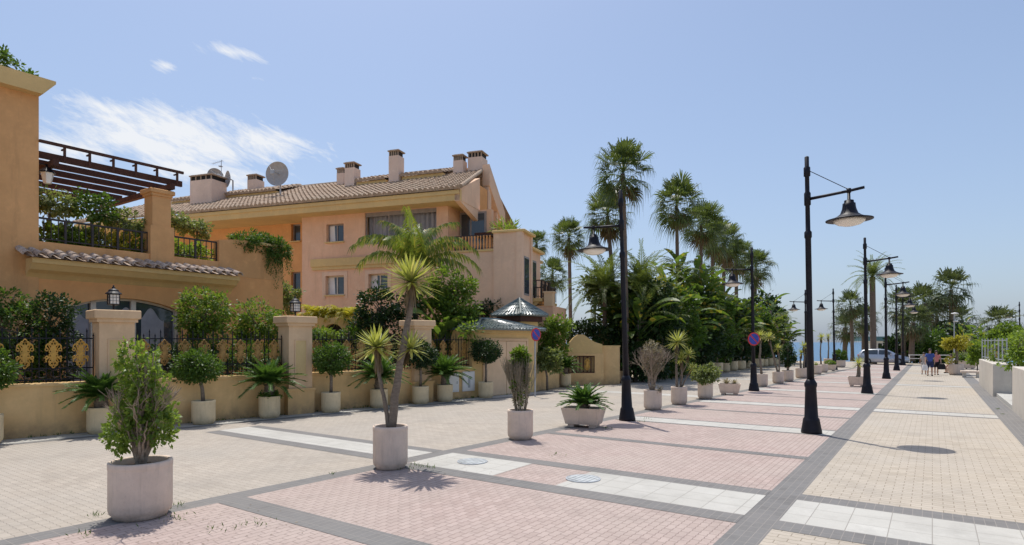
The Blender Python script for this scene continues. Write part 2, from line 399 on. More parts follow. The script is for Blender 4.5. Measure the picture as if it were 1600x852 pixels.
def frond(mb, base, az, el, L, curl, pairs, ll, lw, r, mi=0, vee=.35, ldroop=.25, lean=.55, mir=None):
    p = Vector(base); pts = [p.copy()]; dirs = []
    n = 10; e = el
    for i in range(n):
        d = Vector((math.cos(az)*math.cos(e), math.sin(az)*math.cos(e), math.sin(e)))
        p = p+d*(L/n); pts.append(p.copy()); dirs.append(d); e -= curl/n*(.5+1.0*i/n)
    dirs.append(dirs[-1])
    w = .012*L+.006
    sdir = Vector((-math.sin(az), math.cos(az), 0))
    for i in range(n):
        k0 = 1-.85*i/n; k1 = 1-.85*(i+1)/n
        mb.add((pts[i]-sdir*w*k0, pts[i]+sdir*w*k0, pts[i+1]+sdir*w*k1, pts[i+1]-sdir*w*k1), [(0, 1, 2, 3)], mi if mir is None else mir)
    for j in range(pairs):
        k = .12+.88*(j+.5)/pairs
        f = k*n; i = min(int(f), n-1); q = pts[i].lerp(pts[i+1], f-i); d = dirs[i]
        up = sdir.cross(d).normalized()
        if up.z < 0: up = -up
        l_ = ll*math.sin(min(1, .25+k*1.0)*PI*.9)**.7*r.uniform(.85, 1.1) if k < .9 else ll*.55
        for s in (-1, 1):
            ld = (sdir*s*(1-.3*k)+d*(lean+.5*k)+up*vee*r.uniform(.6, 1.4)+rv(r, .06)).normalized()
            t = q+ld*l_+Vector((0, 0, -ldroop*l_*r.uniform(.6, 1.5)))
            m = q+ld*l_*.5
            wd = d*lw*.5
            mb.add((q, m+wd, t, m-wd), [(0, 1, 2, 3)], mi)
def fan(mb, base, d, pet, rad, r, seg=13, spread=2.3, mi=0, dro=.3):
    c = base+d*pet
    sd = d.cross(Vector((0, 0, 1)))
    if sd.length < .05: sd = Vector((1, 0, 0))
    sd.normalize(); up = sd.cross(d).normalized()
    tl = r.uniform(-.35, .35); sd2 = (sd*math.cos(tl)+up*math.sin(tl)); up2 = (up*math.cos(tl)-sd*math.sin(tl))
    w = .018
    mb.add((base-sd*w, base+sd*w, c+sd*w*.6, c-sd*w*.6), [(0, 1, 2, 3)], mi)
    for i in range(seg):
        a = -spread+2*spread*i/(seg-1)+r.uniform(-.05, .05)
        ld = d*math.cos(a)+sd2*math.sin(a)
        ld = (ld+up2*(.28*abs(math.sin(a)))).normalized()
        l_ = rad*(1-.28*(abs(a)/spread)**2)*r.uniform(.86, 1.08)
        hw = rad*.5*2*spread/seg*.42
        tg = (sd2*math.cos(a)-d*math.sin(a)).normalized()
        m = c+ld*l_*.52
        mb.add((c, m+tg*hw, m-tg*hw, c+ld*l_*.8+tg*hw*.45+Vector((0, 0, -dro*l_*.12)), c+ld*l_*.8-tg*hw*.45+Vector((0, 0, -dro*l_*.12)), c+ld*l_+Vector((0, 0, -dro*l_*r.uniform(.4, 1.3)))),
               [(0, 1, 2), (2, 1, 3, 4), (4, 3, 5)], mi)
def paddle(mb, base, az, el, pet, L, W, r, curl=.7, mi=0, mir=0):
    d = Vector((math.cos(az)*math.cos(el), math.sin(az)*math.cos(el), math.sin(el)))
    sd = Vector((-math.sin(az), math.cos(az), 0)); tw = r.uniform(-.6, .6)
    p = Vector(base); c = p+d*pet
    mb.tube([p, p.lerp(c, .5), c], [.035, .028, .018], 5, mir, cap=False)
    n = 9; e = el; pts = [c.copy()]; ups = []; sds = []
    for i in range(n+1):
        d = Vector((math.cos(az)*math.cos(e), math.sin(az)*math.cos(e), math.sin(e)))
        up = sd.cross(d).normalized()*-1
        if up.z < 0: up = -up
        s2 = sd*math.cos(tw)+up*math.sin(tw)
        ups.append(up); sds.append(s2)
        if i < n: pts.append(pts[-1]+d*(L/n)); e -= curl/n
    prof = [.15, .62, .88, 1, 1, .98, .9, .76, .5, .05]
    for s in (-1, 1):
        for i in range(n):
            if r.random() < .1: continue
            g = r.uniform(.0, .12) if r.random() < .5 else 0
            a0 = pts[i]; a1 = pts[i+1]
            o0 = sds[i]*s*W*.5*prof[i]+ups[i]*W*.16*prof[i]; o1 = sds[i+1]*s*W*.5*prof[i+1]*(1-g)+ups[i+1]*W*(.16-g*.6)*prof[i+1]
            mb.add((a0, a1, a1+o1, a0+o0) if s > 0 else (a0, a0+o0, a1+o1, a1), [(0, 1, 2, 3)], mi)

# ------------------------------------------------------------------ the setting
def sheet(name, poly, z, mat):
    mb = MB(); mb.add([(x, y, z) for x, y in poly], [tuple(range(len(poly)))])
    return struct(mb.build(name, mat, fixn=False))
mb = MB()
B_ = 9000
ys = [-B_, 74, 96, 128, B_]; zs = [-.03, -.03, -.5, -2.6, -4]
for i in range(4):
    mb.add(((-B_, ys[i], zs[i]), (B_, ys[i], zs[i]), (B_, ys[i+1], zs[i+1]), (-B_, ys[i+1], zs[i+1])), [(0, 1, 2, 3)])
struct(mb.build('ground', M['sand']))
mb = MB(); mb.add(((-30000, 100, -1.6), (30000, 100, -1.6), (30000, 40000, -1.6), (-30000, 40000, -1.6)), [(0, 1, 2, 3)])
struct(mb.build('sea', M['sea']))
def wx(y): return -17.9+.155*y            # foot of the garden wall
def bx(y): return -8.62+.05*y             # outer edge of the road border
sheet('road', [(wx(-12)-.1, -12), (bx(-12), -12), (bx(76), 76), (wx(76)-.1-3, 76), (wx(30)-.1, 30)], 0.0, M['roadpave'])
sheet('plaza', [(bx(-12)+.36, -12), (-1.96, -12), (-1.96, 72), (bx(72)+.36, 72)], 0.0, M['pinkpave'])
sheet('promenade', [(-1.55, -12), (1.58, -12), (1.58, 72), (-1.55, 72)], 0.0, M['beigepave'])
sheet('promenade_verge', [(2.12, -12), (9, -12), (9, 72), (2.12, 72)], -.004, M['roadpave'])
mbg = MB(); mbw = MB()
def strip(m, x0, x1, y0, y1, z, n=None):
    m.add(((x0, y0, z), (x1, y0, z), (x1, y1, z), (x0, y1, z)), [(0, 1, 2, 3)])
mbg.add(((bx(-12), -12, 0), (bx(-12)+.36, -12, 0), (bx(72)+.36, 72, 0), (bx(72), 72, 0)), [(0, 1, 2, 3)])
strip(mbg, -1.96, -1.55, -12, 72, 0); strip(mbg, 1.58, 2.12, -12, 72, 0)
whites = [8.6, 16.4, 22.8, 30.0, 37.2, 44.4, 51.6, 58.8, 66]
for i, y in enumerate(whites):
    h = .6 if i == 0 else .42
    xl = bx(y)+.36
    if i == 0:
        strip(mbw, xl, -5.95, y-h, y+h, .004); strip(mbw, -4.75, -1.96, y-h, y+h, .004)
        strip(mbg, xl, -1.96, y-h-.4, y-h, .004); strip(mbg, xl, -1.96, y+h, y+h+.36, .004)
    else:
        strip(mbw, xl, -1.96, y-h, y+h, .004)
        strip(mbg, xl, -1.96, y-h-.13, y-h, .004); strip(mbg, xl, -1.96, y+h, y+h+.13, .004)
    if i % 2 == 0:
        strip(mbw, -1.55, 1.58, y-h, y+h, .004)
        strip(mbg, -1.55, 1.58, y-h-(.4 if i == 0 else .2), y-h, .004); strip(mbg, -1.55, 1.58, y+h, y+h+(.38 if i == 0 else .2), .004)
for y, w in ((4.7, .40), (12.6, .3), (19.9, .26), (26.4, .24), (33.6, .24), (40.8, .24), (48, .24), (55, .24), (62, .24), (-2.5, .4)):
    strip(mbg, bx(y)+.36, -1.96, y-w/2, y+w/2, .004)
# bands across the road, and the pale strip at the foot of the garden wall
strip(mbw, -14.6, bx(8.6), 8.22, 9.0, .004); strip(mbg, -14.6, bx(8.6), 7.86, 8.22, .004); strip(mbg, -14.6, bx(9), 9.0, 9.3, .004)
mbw.add(((wx(-12), -12, .004), (wx(-12)+.75, -12, .004), (wx(23)+.75, 23, .004), (wx(23), 23, .004)), [(0, 1, 2, 3)])
mbg.add(((wx(-12)+.75, -12, .004), (wx(-12)+1.0, -12, .004), (wx(23)+1.0, 23, .004), (wx(23)+.75, 23, .004)), [(0, 1, 2, 3)])
for y in (24.5, 37.5):
    strip(mbw, -12.9, bx(y), y-.4, y+.4, .004)
struct(mbg.build('grey_paving', M['greypave'])); struct(mbw.build('pale_paving', M['palepave']))

# ------------------------------------------------------------------ camera, sun, sky
cam = bpy.data.cameras.new('camera'); co = bpy.data.objects.new('camera', cam); C.objects.link(co)
co.location = (0, 0, EYE); co.rotation_euler = (PI/2, 0, YAW)
cam.sensor_width = 36; cam.lens = FOC/1600*36; cam.shift_y = 109/1600; cam.clip_end = 60000; cam.clip_start = .05
bpy.context.scene.camera = co
SD = Vector((-1.48, 1.07, 5.05)).normalized()
sun = bpy.data.lights.new('sun', 'SUN'); so = bpy.data.objects.new('sun', sun); C.objects.link(so)
sun.energy = 3.95; sun.angle = R(.5); sun.color = (1, .955, .88)
so.rotation_euler = SD.to_track_quat('Z', 'Y').to_euler()
so.location = (0, 0, 60)
w = bpy.data.worlds.new('World'); bpy.context.scene.world = w; w.use_nodes = True
t = w.node_tree; bg = t.nodes['Background']
sky = N(t, 'ShaderNodeTexSky', sky_type='NISHITA'); sky.sun_disc = False
sky.sun_elevation = math.asin(SD.z); sky.sun_rotation = math.atan2(SD.x, SD.y)
sky.air_density = 1.0; sky.dust_density = 2.2; sky.ozone_density = 1.6; sky.altitude = 0
bg.inputs[1].default_value = .142
tc = N(t, 'ShaderNodeTexCoord').outputs['Generated']
def dirv(px, py):
    l = (px-800)/FOC; return Vector((FX+RX*l, FY+RY*l, (HOR-py)/FOC)).normalized()
def vdot(v):
    n = N(t, 'ShaderNodeVectorMath', operation='DOT_PRODUCT'); t.links.new(tc, n.inputs[0]); n.inputs[1].default_value = v; return n.outputs['Value']
def mth(op, a, b=None, c=None):
    n = N(t, 'ShaderNodeMath', operation=op)
    for i, x in enumerate((a, b, c)):
        if x is None: continue
        if isinstance(x, bpy.types.NodeSocket): t.links.new(x, n.inputs[i])
        else: n.inputs[i].default_value = x
    return n.outputs[0]
tot = None
c0 = dirv(290, 220); rt0 = Vector((0, 0, 1)).cross(c0).normalized()*-1; up0 = c0.cross(rt0)*-1
if up0.z < 0: up0 = -up0
a_ = vdot(rt0); b_ = vdot(up0)
cx = N(t, 'ShaderNodeCombineXYZ'); t.links.new(mth('MULTIPLY', a_, 1.0), cx.inputs[0]); t.links.new(mth('MULTIPLY_ADD', a_, .9, mth('MULTIPLY', b_, 2.6)), cx.inputs[1])
wn = N(t, 'ShaderNodeTexNoise'); wn.inputs['Scale'].default_value = 7; wn.inputs['Detail'].default_value = 5; t.links.new(cx.outputs[0], wn.inputs['Vector'])
wv = N(t, 'ShaderNodeVectorMath', operation='MULTIPLY_ADD'); t.links.new(wn.outputs['Color'], wv.inputs[0]); wv.inputs[1].default_value = (.10, .10, 0); t.links.new(cx.outputs[0], wv.inputs[2])
nz = noise(t, wv.outputs[0], 12.0, 10, .66); nzb = noise(t, wv.outputs[0], 40.0, 7, .7)
nz = mth('MULTIPLY_ADD', nzb, .35, mth('MULTIPLY', nz, .75))
for (px, py, sx, sy, k) in ((270, 215, .21, .065, 1.0), (120, 235, .12, .05, .8), (420, 222, .16, .04, .85), (190, 175, .1, .03, .8), (300, 265, .2, .04, .8), (365, 82, .085, .02, .72), (258, 103, .032, .015, .75), (410, 122, .035, .013, .6), (70, 100, .05, .02, .35), (30, 60, .03, .01, .3)):
    v = dirv(px, py); ca = v.dot(rt0); cb2 = v.dot(up0)
    qa = mth('DIVIDE', mth('SUBTRACT', a_, ca), sx); qb = mth('DIVIDE', mth('SUBTRACT', b_, cb2), sy)
    r2 = mth('SQRT', mth('ADD', mth('MULTIPLY', qa, qa), mth('MULTIPLY', qb, qb)))
    mk = mth('MULTIPLY', mth('MAXIMUM', mth('SUBTRACT', 1.25, r2), 0.0), k)
    tot = mk if tot is None else mth('MAXIMUM', tot, mk)
front = mth('GREATER_THAN', vdot(c0), 0.2)
cl = mth('ADD', mth('MULTIPLY', mth('MINIMUM', tot, 1.0), .52), nz)
cl = mth('MULTIPLY', mth('MULTIPLY', ramp(t, cl, .84, 1.06, 0, .95), front), ramp(t, tot, 0, .25))
hz = N(t, 'ShaderNodeSeparateXYZ'); t.links.new(tc, hz.inputs[0])
skyc = mixc(t, 1.0, sky.outputs[0], (.93, .97, 1.03), 'MULTIPLY')
skyc = mixc(t, ramp(t, hz.outputs[2], 0.0, .6, .42, .12), skyc, (3.6, 4.5, 6.0))
fin = mixc(t, cl, skyc, (6.2, 6.35, 6.6))
t.links.new(fin, bg.inputs[0])
sc = bpy.context.scene
sc.view_settings.view_transform = 'Standard'; sc.view_settings.look = 'None'; sc.view_settings.exposure = 0
sc.cycles.max_bounces = 6; sc.cycles.diffuse_bounces = 3; sc.cycles.transparent_max_bounces = 4
# ------------------------------------------------------------------ street lamps
def make_lamp(label, grp):
    t = thing('street_lamp', label, 'street lamp', group=grp)
    m = MB(); m.lathe([(.235, 0), (.235, .05), (.22, .12), (.19, .3), (.185, .34), (.155, .38), (.125, 1.1), (.14, 1.13), (.145, 1.2), (.11, 1.26), (.09, 1.3)], 20)
    m.build('base', M['black'], t, True)
    m = MB(); m.lathe([(.085, 1.28), (.07, 2.9), (.067, 4.7), (.085, 4.74), (.085, 4.86), (.055, 4.9), (.052, 5.5), (.075, 5.52), (.075, 5.8), (.052, 5.84), (.05, 6.2), (.075, 6.22), (.075, 6.42), (.05, 6.45), (.05, 6.68), (.02, 6.7)], 14)
    m.build('post', M['black'], t, True)
    m = MB(); m.tube([(.05, 0, 5.66), (.45, 0, 5.69), (.85, 0, 5.72), (1.2, 0, 5.76)], [.038, .036, .034, .034], 8); m.lathe([(.05, 0), (.05, .1)], 8, (.88, 0, 5.68))
    m.build('arm', M['black'], t, True)
    m = MB(); m.tube([(.06, 0, 6.33), (.86, 0, 5.77)], .009, 5); m.build('stay_wire', M['black'], t)
    m = MB()
    m.lathe([(.03, 5.72), (.035, 5.52), (.1, 5.5), (.105, 5.44), (.135, 5.43), (.14, 5.36), (.15, 5.3), (.19, 5.19), (.27, 5.13), (.36, 5.09), (.50, 5.055), (.50, 5.035), (.36, 5.05), (.33, 5.06)], 28, (.88, 0, 0), cap=(True, False))
    h = m.build('lamp_head', M['black'], t, True)
    m = MB(); m.lathe([(.345, 5.05), (.32, 4.99), (.24, 4.935), (.12, 4.905), (.02, 4.90)], 24, (.88, 0, 0)); m.build('glass_bowl', M['lampglass'], h, True)
    return t
def lean(o, rz, deg):
    ax = Vector((FX, FY, 0))
    q = Quaternion(ax, R(-deg)) @ Quaternion((0, 0, 1), rz)
    o.rotation_euler = q.to_euler()
L0 = None
lamps = [(1268, 677, 0, 1.0, 'tall black street lamp nearest the camera, arm over the promenade on the right', 'r'),
         (1355, 615, 0, .9, 'black street lamp beside the low tapered planter, second along the grey promenade band', 'r'),
         (1385, 592, 0, .5, 'black street lamp in front of the silver car, third along the grey promenade band', 'r'),
         (1401, 579, 0, .3, 'black street lamp by the front of the silver car, fourth along the grey band', 'r'),
         (1411, 571, 0, .2, 'farthest black street lamp along the grey promenade band', 'r'),
         (980, 657, PI, 1.7, 'black street lamp between the cycad trough and the leafless bush, arm to the left', 'l'),
         (1178, 611, PI, .9, 'black street lamp carrying a round blue no parking sign', 'l'),
         (1259, 577, PI, .4, 'thin distant street lamp just behind the nearest lamp post, arm to the left', 'l'),
         (1304, 578, PI, 1.0, 'distant street lamp by the end of the planter row, arm to the left', 'l')]
for i, (px, py, rz, dg, lb, s) in enumerate(lamps):
    p = gp(px, py); p.z = .004
    if i == 0: L0 = make_lamp(lb, 'black street lamps'); o = L0; o.location = p
    else: o = dup(L0, p, rz, lb)
    lean(o, rz, dg)
    if s == 'l': o.scale = (.99, .99, .97)
o = dup(L0, at(1594, 67), PI, 'street lamp at the far right rising above the garden shrubs'); lean(o, PI, .8)

# ------------------------------------------------------------------ potted plants
def pot_round(t, r, h, mat, soil=True):
    m = MB(); m.lathe([(r*.84, 0), (r*.86, .03), (r*.97, .07), (r, .12), (r, h-.09), (r*1.0, h-.085), (r*1.012, h-.075), (r*1.012, h-.012), (r*.99, h), (r*.88, h), (r*.87, h-.02), (r*.87, h-.1)], 40, cap=(True, False))
    o = m.build('pot', mat, t, True)
    for p in o.data.polygons: pass
    m = MB(); r_ = random.Random(3); 
    m.lathe([(r*.87, h-.09), (r*.5, h-.06), (.01, h-.05)], 20, cap=(False, True)); m.build('soil', M['soil'], t, True)
def pot_trough(t, L, W, h, mat):
    m = MB()
    def ring(l, w_, z): return [(-l/2, -w_/2, z), (l/2, -w_/2, z), (l/2, w_/2, z), (-l/2, w_/2, z)]
    rs = [ring(L*.8, W*.8, .08), ring(L, W, h), ring(L-.08, W-.08, h), ring(L-.12, W-.12, h-.1)]
    vs = [v for q in rs for v in q]; fs = [(3, 2, 1, 0)]
    for k in range(3):
        for j in range(4): fs.append((k*4+j, k*4+(j+1) % 4, k*4+4+(j+1) % 4, k*4+4+j))
    m.add(vs, fs)
    for s in (-1, 1): m.box(s*L*.27-.08, s*L*.27+.08, -W*.36, W*.36, 0, .085)
    m.build('trough', mat, t)
    m = MB(); l = L-.12; q = W-.12; m.add([(-l/2, -q/2, h-.07), (l/2, -q/2, h-.07), (l/2, q/2, h-.07), (-l/2, q/2, h-.07)], [(0, 1, 2, 3)]); m.build('soil', M['soil'], t)

def pl_yucca(t, heads, h0, seed, W=.05, thatch=True):
    """heads: list of (path points, radius of rosette, n swords)"""
    for k, (path, rr, n, r0) in enumerate(heads):
        m = MB(); rr_ = random.Random(seed+k)
        pts = [Vector(p) for p in path]; fine = []
        for i in range(len(pts)-1):
            for j in range(4): fine.append(pts[i].lerp(pts[i+1], j/4)+rv(rr_, .006))
        fine.append(pts[-1])
        nn = len(fine)
        m.tube(fine, [r0*(1.25-.5*i/(nn-1))*(1+rr_.uniform(-.05, .05)) for i in range(nn)], 9)
        tr = m.build('trunk', M['bark'], t, True)
        if thatch:
            m = MB(); top = pts[-1]; dn = (pts[-2]-top).normalized()
            for i in range(40):
                a = rr_.uniform(0, 6.28); k2 = rr_.uniform(0, .5)
                p = top+dn*(k2*rr)+Vector((math.cos(a), math.sin(a), 0))*r0*.9
                d = (Vector((math.cos(a)*.22, math.sin(a)*.22, 0))+dn).normalized()
                sword(m, p, d, rr*rr_.uniform(.35, .62), W*.8, .02, rr_)
            m.build('dead_leaf_skirt', M['dead'], tr)
        m = MB(); rosette(m, pts[-1], rr, n, W, seed+k*5)
        m.build('leaf_rosette', M['yucca'], t)
def pl_ball(t, h0, hb, rad, seed, mat, n=260, L=.06, lean_=(0, 0), zr=.85):
    m = MB(); c = Vector((lean_[0], lean_[1], hb))
    m.tube([(0, 0, h0-.1), (lean_[0]*.3+.02, lean_[1]*.3, h0+(hb-h0)*.35), (lean_[0]*.8-.01, lean_[1]*.8, h0+(hb-h0)*.75), c], [.055, .048, .043, .04], 7)
    r = random.Random(seed)
    for _ in range(9):
        d = rsph(r); d.z = abs(d.z)*.6
        m.tube([c+Vector((0, 0, -rad*.4)), c+d*rad*.5, c+d*rad*.85], [.02, .012, .006], 5)
    m.build('trunk', M['bark'], t, True)
    m = MB(); blobs = [(c, (rad, rad, rad*zr))]
    for _ in range(5):
        d = rsph(r); blobs.append((c+Vector((d.x*rad*.35, d.y*rad*.35, d.z*rad*.25)), (rad*.75, rad*.75, rad*.65)))
    crown(m, blobs, n, 16, rad*.26, L, L*.52, seed, .8)
    m.build('crown', mat, t)
def pl_cycad(t, h0, stem, L, n, seed, mat='cycad', up=.3, pairs=40, x=0, y=0):
    m = MB(); m.lathe([(.13, h0-.1), (.15, h0+stem*.4), (.13, h0+stem*.9), (.04, h0+stem+.03)], 12, (x, y, 0))
    r = random.Random(seed)
    for i in range(60):
        a = r.uniform(0, 6.28); z = h0+stem*r.uniform(.05, .95)
        d = Vector((math.cos(a), math.sin(a), .9)).normalized()
        m.leaf(Vector((x, y, z))+Vector((math.cos(a), math.sin(a), 0))*.12, d, Vector((math.cos(a), math.sin(a), -.5)), .09, .05)
    m.build('stem', M['bark'], t)
    m = MB()
    for i in range(n):
        k = i/n; az = i*2.39996+r.uniform(-.2, .2)
        el = up+(1.25-up)*k+r.uniform(-.12, .12)
        frond(m, (x, y, h0+stem), az, el, L*1.08*r.uniform(.85, 1.1)*(1-.2*k), 1.0-.35*k, pairs, L*.22, .042, r, 0, .35, .05, .45)
    m.build('fronds', M[mat], t)
def pl_bush(t, h0, blobs, n, per, L, seed, mat, stemtips=8, cr=.12, r0=.03, shell=.45, sm='twig'):
    r = random.Random(seed); m = MB(); tips = []
    for _ in range(stemtips):
        c, rad = r.choice(blobs); d = rsph(r); tips.append((c[0]+d.x*rad[0]*.7, c[1]+d.y*rad[1]*.7, c[2]+abs(d.z)*rad[2]*.6))
    stems(m, (0, 0, h0-.08), tips, r0, .007, seed, .06)
    m.build('stems', M[sm], t, True)
    m = MB(); crown(m, blobs, n, per, cr, L, L*.5, seed, shell); m.build('foliage', M[mat], t)
G1 = 'potted plants in a row along the plaza edge'; G2 = 'potted plants in a row at the foot of the garden wall'
def potted(name, label, cat, px, py, grp, rz=0):
    p = gp(px, py); p.z = .006
    return thing(name, label, cat, p, rz, grp)

# 1 big leafy shrub nearest the camera
t = potted('potted_shrub', 'large leafy shrub in the nearest round concrete pot, with bare twigs in its middle', 'potted plant', 220, 806, G1)
pot_round(t, .355, .70, M['pot'])
r = random.Random(11); m = MB()
tips = []
for i in range(38):
    a = r.uniform(0, 6.28); q = r.uniform(.08, .5); z = r.uniform(1.15, 2.1)
    if z > 1.6: q *= .45
    tips.append((math.cos(a)*q, math.sin(a)*q, z))
stems(m, (0, 0, .62), tips, .022, .006, 5, .07, 6, 7)
out = []
for i in range(9):
    a = r.uniform(0, 6.28); twigs(m, Vector((math.cos(a)*.1, math.sin(a)*.1, .9)), Vector((math.cos(a)*.3, math.sin(a)*.3, 1)).normalized(), .34, .01, 3, r, 3, .3, out)
m.build('stems', M['twig'], t)
m = MB()
crown(m, [((.30*RX, .30*RY, 1.12), (.2, .2, .26)), ((-.26*RX, -.26*RY, 1.12), (.24, .24, .32)), ((.05, 0, 1.35), (.32, .32, .22)), ((0, .25, 1.15), (.28, .25, .3)), ((0, -.25, 1.05), (.28, .2, .22)), ((-.05, 0, 1.9), (.27, .27, .34)), ((.12, .05, 1.65), (.28, .28, .3)), ((-.1, -.05, 1.5), (.24, .24, .25)), ((-.2*RX, -.2*RY, 2.0), (.14, .14, .24))], 400, 8, .07, .052, .032, 21, .3)
m.v = [(a*.86, b*.86, z) for a, b, z in m.v]
m.build('foliage', M['shrubleaf'], t)
# 2 yucca
t = potted('potted_yucca', 'tall yucca with two trunks and a big spiky head, in a round concrete pot', 'potted plant', 610, 731, G1)
pot_round(t, .30, .735, M['pot'])
u = lambda a, z, b=0: (a*RX+b*FX, a*RY+b*FY, z)
pl_yucca(t, [([u(.02, .66), u(.08, 1.25), u(.2, 2.0), u(.34, 2.7), u(.36, 3.25)], .60, 130, .062),
             ([u(-.03, .66), u(-.1, 1.15), u(-.2, 1.6), u(-.24, 2.1)], .48, 90, .034),
             ([u(.14, 1.6), u(.22, 1.85, .1), u(.33, 2.08, .15)], .42, 60, .03)], .7, 31, .05)
# 3 half dry tall euphorbia
t = potted('potted_shrub', 'narrow half dry shrub of upright twigs with a green top, in a round concrete pot', 'potted plant', 813, 686, G1)
pot_round(t, .29, .66, M['pot'])
r = random.Random(4); m = MB(); out = []
for i in range(24):
    a = r.uniform(0, 6.28); twigs(m, Vector((math.cos(a)*.1, math.sin(a)*.1, .58)), Vector((math.cos(a)*.16, math.sin(a)*.16, 1)).normalized(), .50, .011, 3, r, 3, .13, out)
m.build('stems', M['dry'], t)
m = MB()
crown(m, [((0, 0, 1.85), (.17, .17, .24))], 110, 9, .07, .07, .03, 41, .3); crown(m, [((0, 0, 1.3), (.19, .19, .6))], 90, 6, .06, .05, .028, 43, .4)
m.build('foliage', M['ficus'], t)
m = MB(); crown(m, [((0, 0, 1.3), (.19, .19, .58))], 120, 7, .06, .06, .018, 42, .3); m.build('dry_foliage', M['dry'], t)
# 4 trough with cycad
t = potted('planter_trough', 'low concrete trough with a dark green cycad beside the left street lamp', 'potted plant', 912, 667, G1, YAW-R(24))
pot_trough(t, 1.05, .62, .50, M['pot']); pl_cycad(t, .45, .1, .72, 46, 51, 'cycad', .2)
# 5 dry bush
t = potted('potted_bush', 'pale leafless bush with dense fine twigs in a round concrete pot', 'potted plant', 1020, 640, G1)
pot_round(t, .29, .64, M['pot'])
r = random.Random(8); m = MB(); out = []
for i in range(11):
    a = r.uniform(0, 6.28); twigs(m, Vector((math.cos(a)*.06, math.sin(a)*.06, .56)), Vector((math.cos(a)*.16, math.sin(a)*.16, 1)).normalized(), .54, .018, 4, r, 3, .23, out)
m.build('stems', M['twig'], t)
m = MB()
crown(m, [((0, 0, 1.65), (.36, .36, .62))], 300, 7, .07, .06, .014, 44, .35); crown(m, [((.2, -.1, .68), (.14, .14, .08))], 10, 8, .06, .06, .03, 45); m.build('dry_foliage', M['dry'], t)
# 6 yucca group
t = potted('potted_yucca', 'yucca with one high head and three small lower heads, beside the pale leafless bush', 'potted plant', 1061, 632, G1)
pot_round(t, .28, .62, M['pot'])
pl_yucca(t, [([u(-.06, .55), u(-.1, 1.3), u(-.05, 2.2)], .58, 90, .04), ([u(.05, .55), u(.1, 1.0), u(.08, 1.6)], .42, 70, .035),
             ([u(.06, 1.0), u(.25, 1.4), u(.33, 1.75)], .34, 50, .025), ([u(.08, .6), u(.3, 1.0), u(.45, 1.25)], .3, 45, .025)], .6, 61, .034)
# 7 oleander
t = potted('potted_bush', 'rounded grey green bush spilling over a round concrete pot', 'potted plant', 1102, 623, G1)
pot_round(t, .285, .62, M['pot'])
pl_bush(t, .6, [((0, 0, .88), (.48, .48, .34)), ((.2, .1, 1.05), (.3, .3, .26)), ((-.2, 0, .98), (.3, .3, .25))], 170, 12, .09, 71, 'olive', 12, .1, .02)
# 8 trough succulents
t = potted('planter_trough', 'low concrete trough with a few dry succulents beyond the grey green bush', 'potted plant', 1140, 617, G1, YAW-R(24))
pot_trough(t, .88, .55, .46, M['pot'])
m = MB(); rosette(m, (-.12, 0, .46), .3, 26, .06, 81, .05); rosette(m, (.18, .05, .45), .26, 22, .055, 82, .0); m.build('succulents', M['dry'], t)
# 9 ff
t = potted('potted_yucca', 'slender yucca with a single high head right beside the lamp with the parking sign', 'potted plant', 1190, 604, G1)
pot_round(t, .29, .62, M['pot']); pl_yucca(t, [([u(.0, .55), u(-.08, 1.5), u(-.06, 2.5)], .42, 75, .05)], .6, 91, .036)
t = potted('potted_yucca', 'yucca leaning left with two heads, beside the dark leafy bush', 'potted plant', 1216, 599, G1)
pot_round(t, .29, .62, M['pot']); pl_yucca(t, [([u(-.02, .55), u(-.2, 1.2), u(-.5, 2.45)], .46, 75, .045), ([u(.04, .55), u(.06, 1.2), u(-.02, 1.85)], .38, 60, .035)], .6, 95, .036)
t = potted('potted_bush', 'dark upright leafy bush in a concrete pot behind the leaning yucca', 'potted plant', 1231, 596, G1)
pot_round(t, .30, .62, M['pot']); pl_bush(t, .6, [((0, 0, 1.35), (.42, .42, .5)), ((0, 0, 1.75), (.28, .28, .3))], 150, 11, .09, 98, 'darkleaf', 7, .11, .04)
t = potted('potted_yucca', 'yucca clump half hidden behind the nearest lamp post', 'potted plant', 1253, 591, G1)
pot_round(t, .36, .62, M['pot']); pl_yucca(t, [([u(-.05, .55), u(-.1, 1.0), u(-.05, 1.5)], .4, 60, .05), ([u(.1, .55), u(.15, 1.2), u(.1, 1.95)], .42, 60, .05)], .6, 101, .036)
t = potted('potted_succulent', 'low tufted plant in the pot just past the nearest lamp post', 'potted plant', 1275, 585, G1)
pot_round(t, .36, .62, M['pot']); m = MB(); rosette(m, (0, 0, .6), .3, 34, .05, 111, .1); m.build('leaves', M['olive'], t)
t = potted('potted_yucca', 'small palm like yucca on a thin tall stem near the far end of the plaza', 'potted plant', 1285, 582, G1)
pot_round(t, .36, .6, M['pot']); pl_yucca(t, [([u(-.1, .5), u(-.15, 1.5), u(-.08, 2.5)], .5, 60, .05)], .6, 121, .05)
t = potted('planter_trough', 'squat trough of low green leaves near the far end of the plaza', 'potted plant', 1296, 580, G1)
pot_trough(t, .95, .6, .5, M['pot']); m = MB(); crown(m, [((0, 0, .58), (.4, .25, .16))], 40, 10, .1, .1, .05, 131); m.build('foliage', M['ficus'], t)
t = potted('potted_bush', 'boxy concrete planter with a dense green bush by the distant lamp', 'potted plant', 1312, 574, G1)
pot_round(t, .46, .62, M['pot']); pl_bush(t, .6, [((0, 0, 1.0), (.5, .5, .5))], 120, 10, .12, 141, 'hedge', 6, .14)
t = potted('potted_yucca', 'thin yucca in the farthest planter before the sea, beside the bushy planter', 'potted plant', 1294, 570, G1)
pot_round(t, .4, .6, M['pot']); pl_yucca(t, [([u(0, .5), u(.05, 1.6), u(.0, 2.7)], .5, 60, .06)], .6, 145, .05)
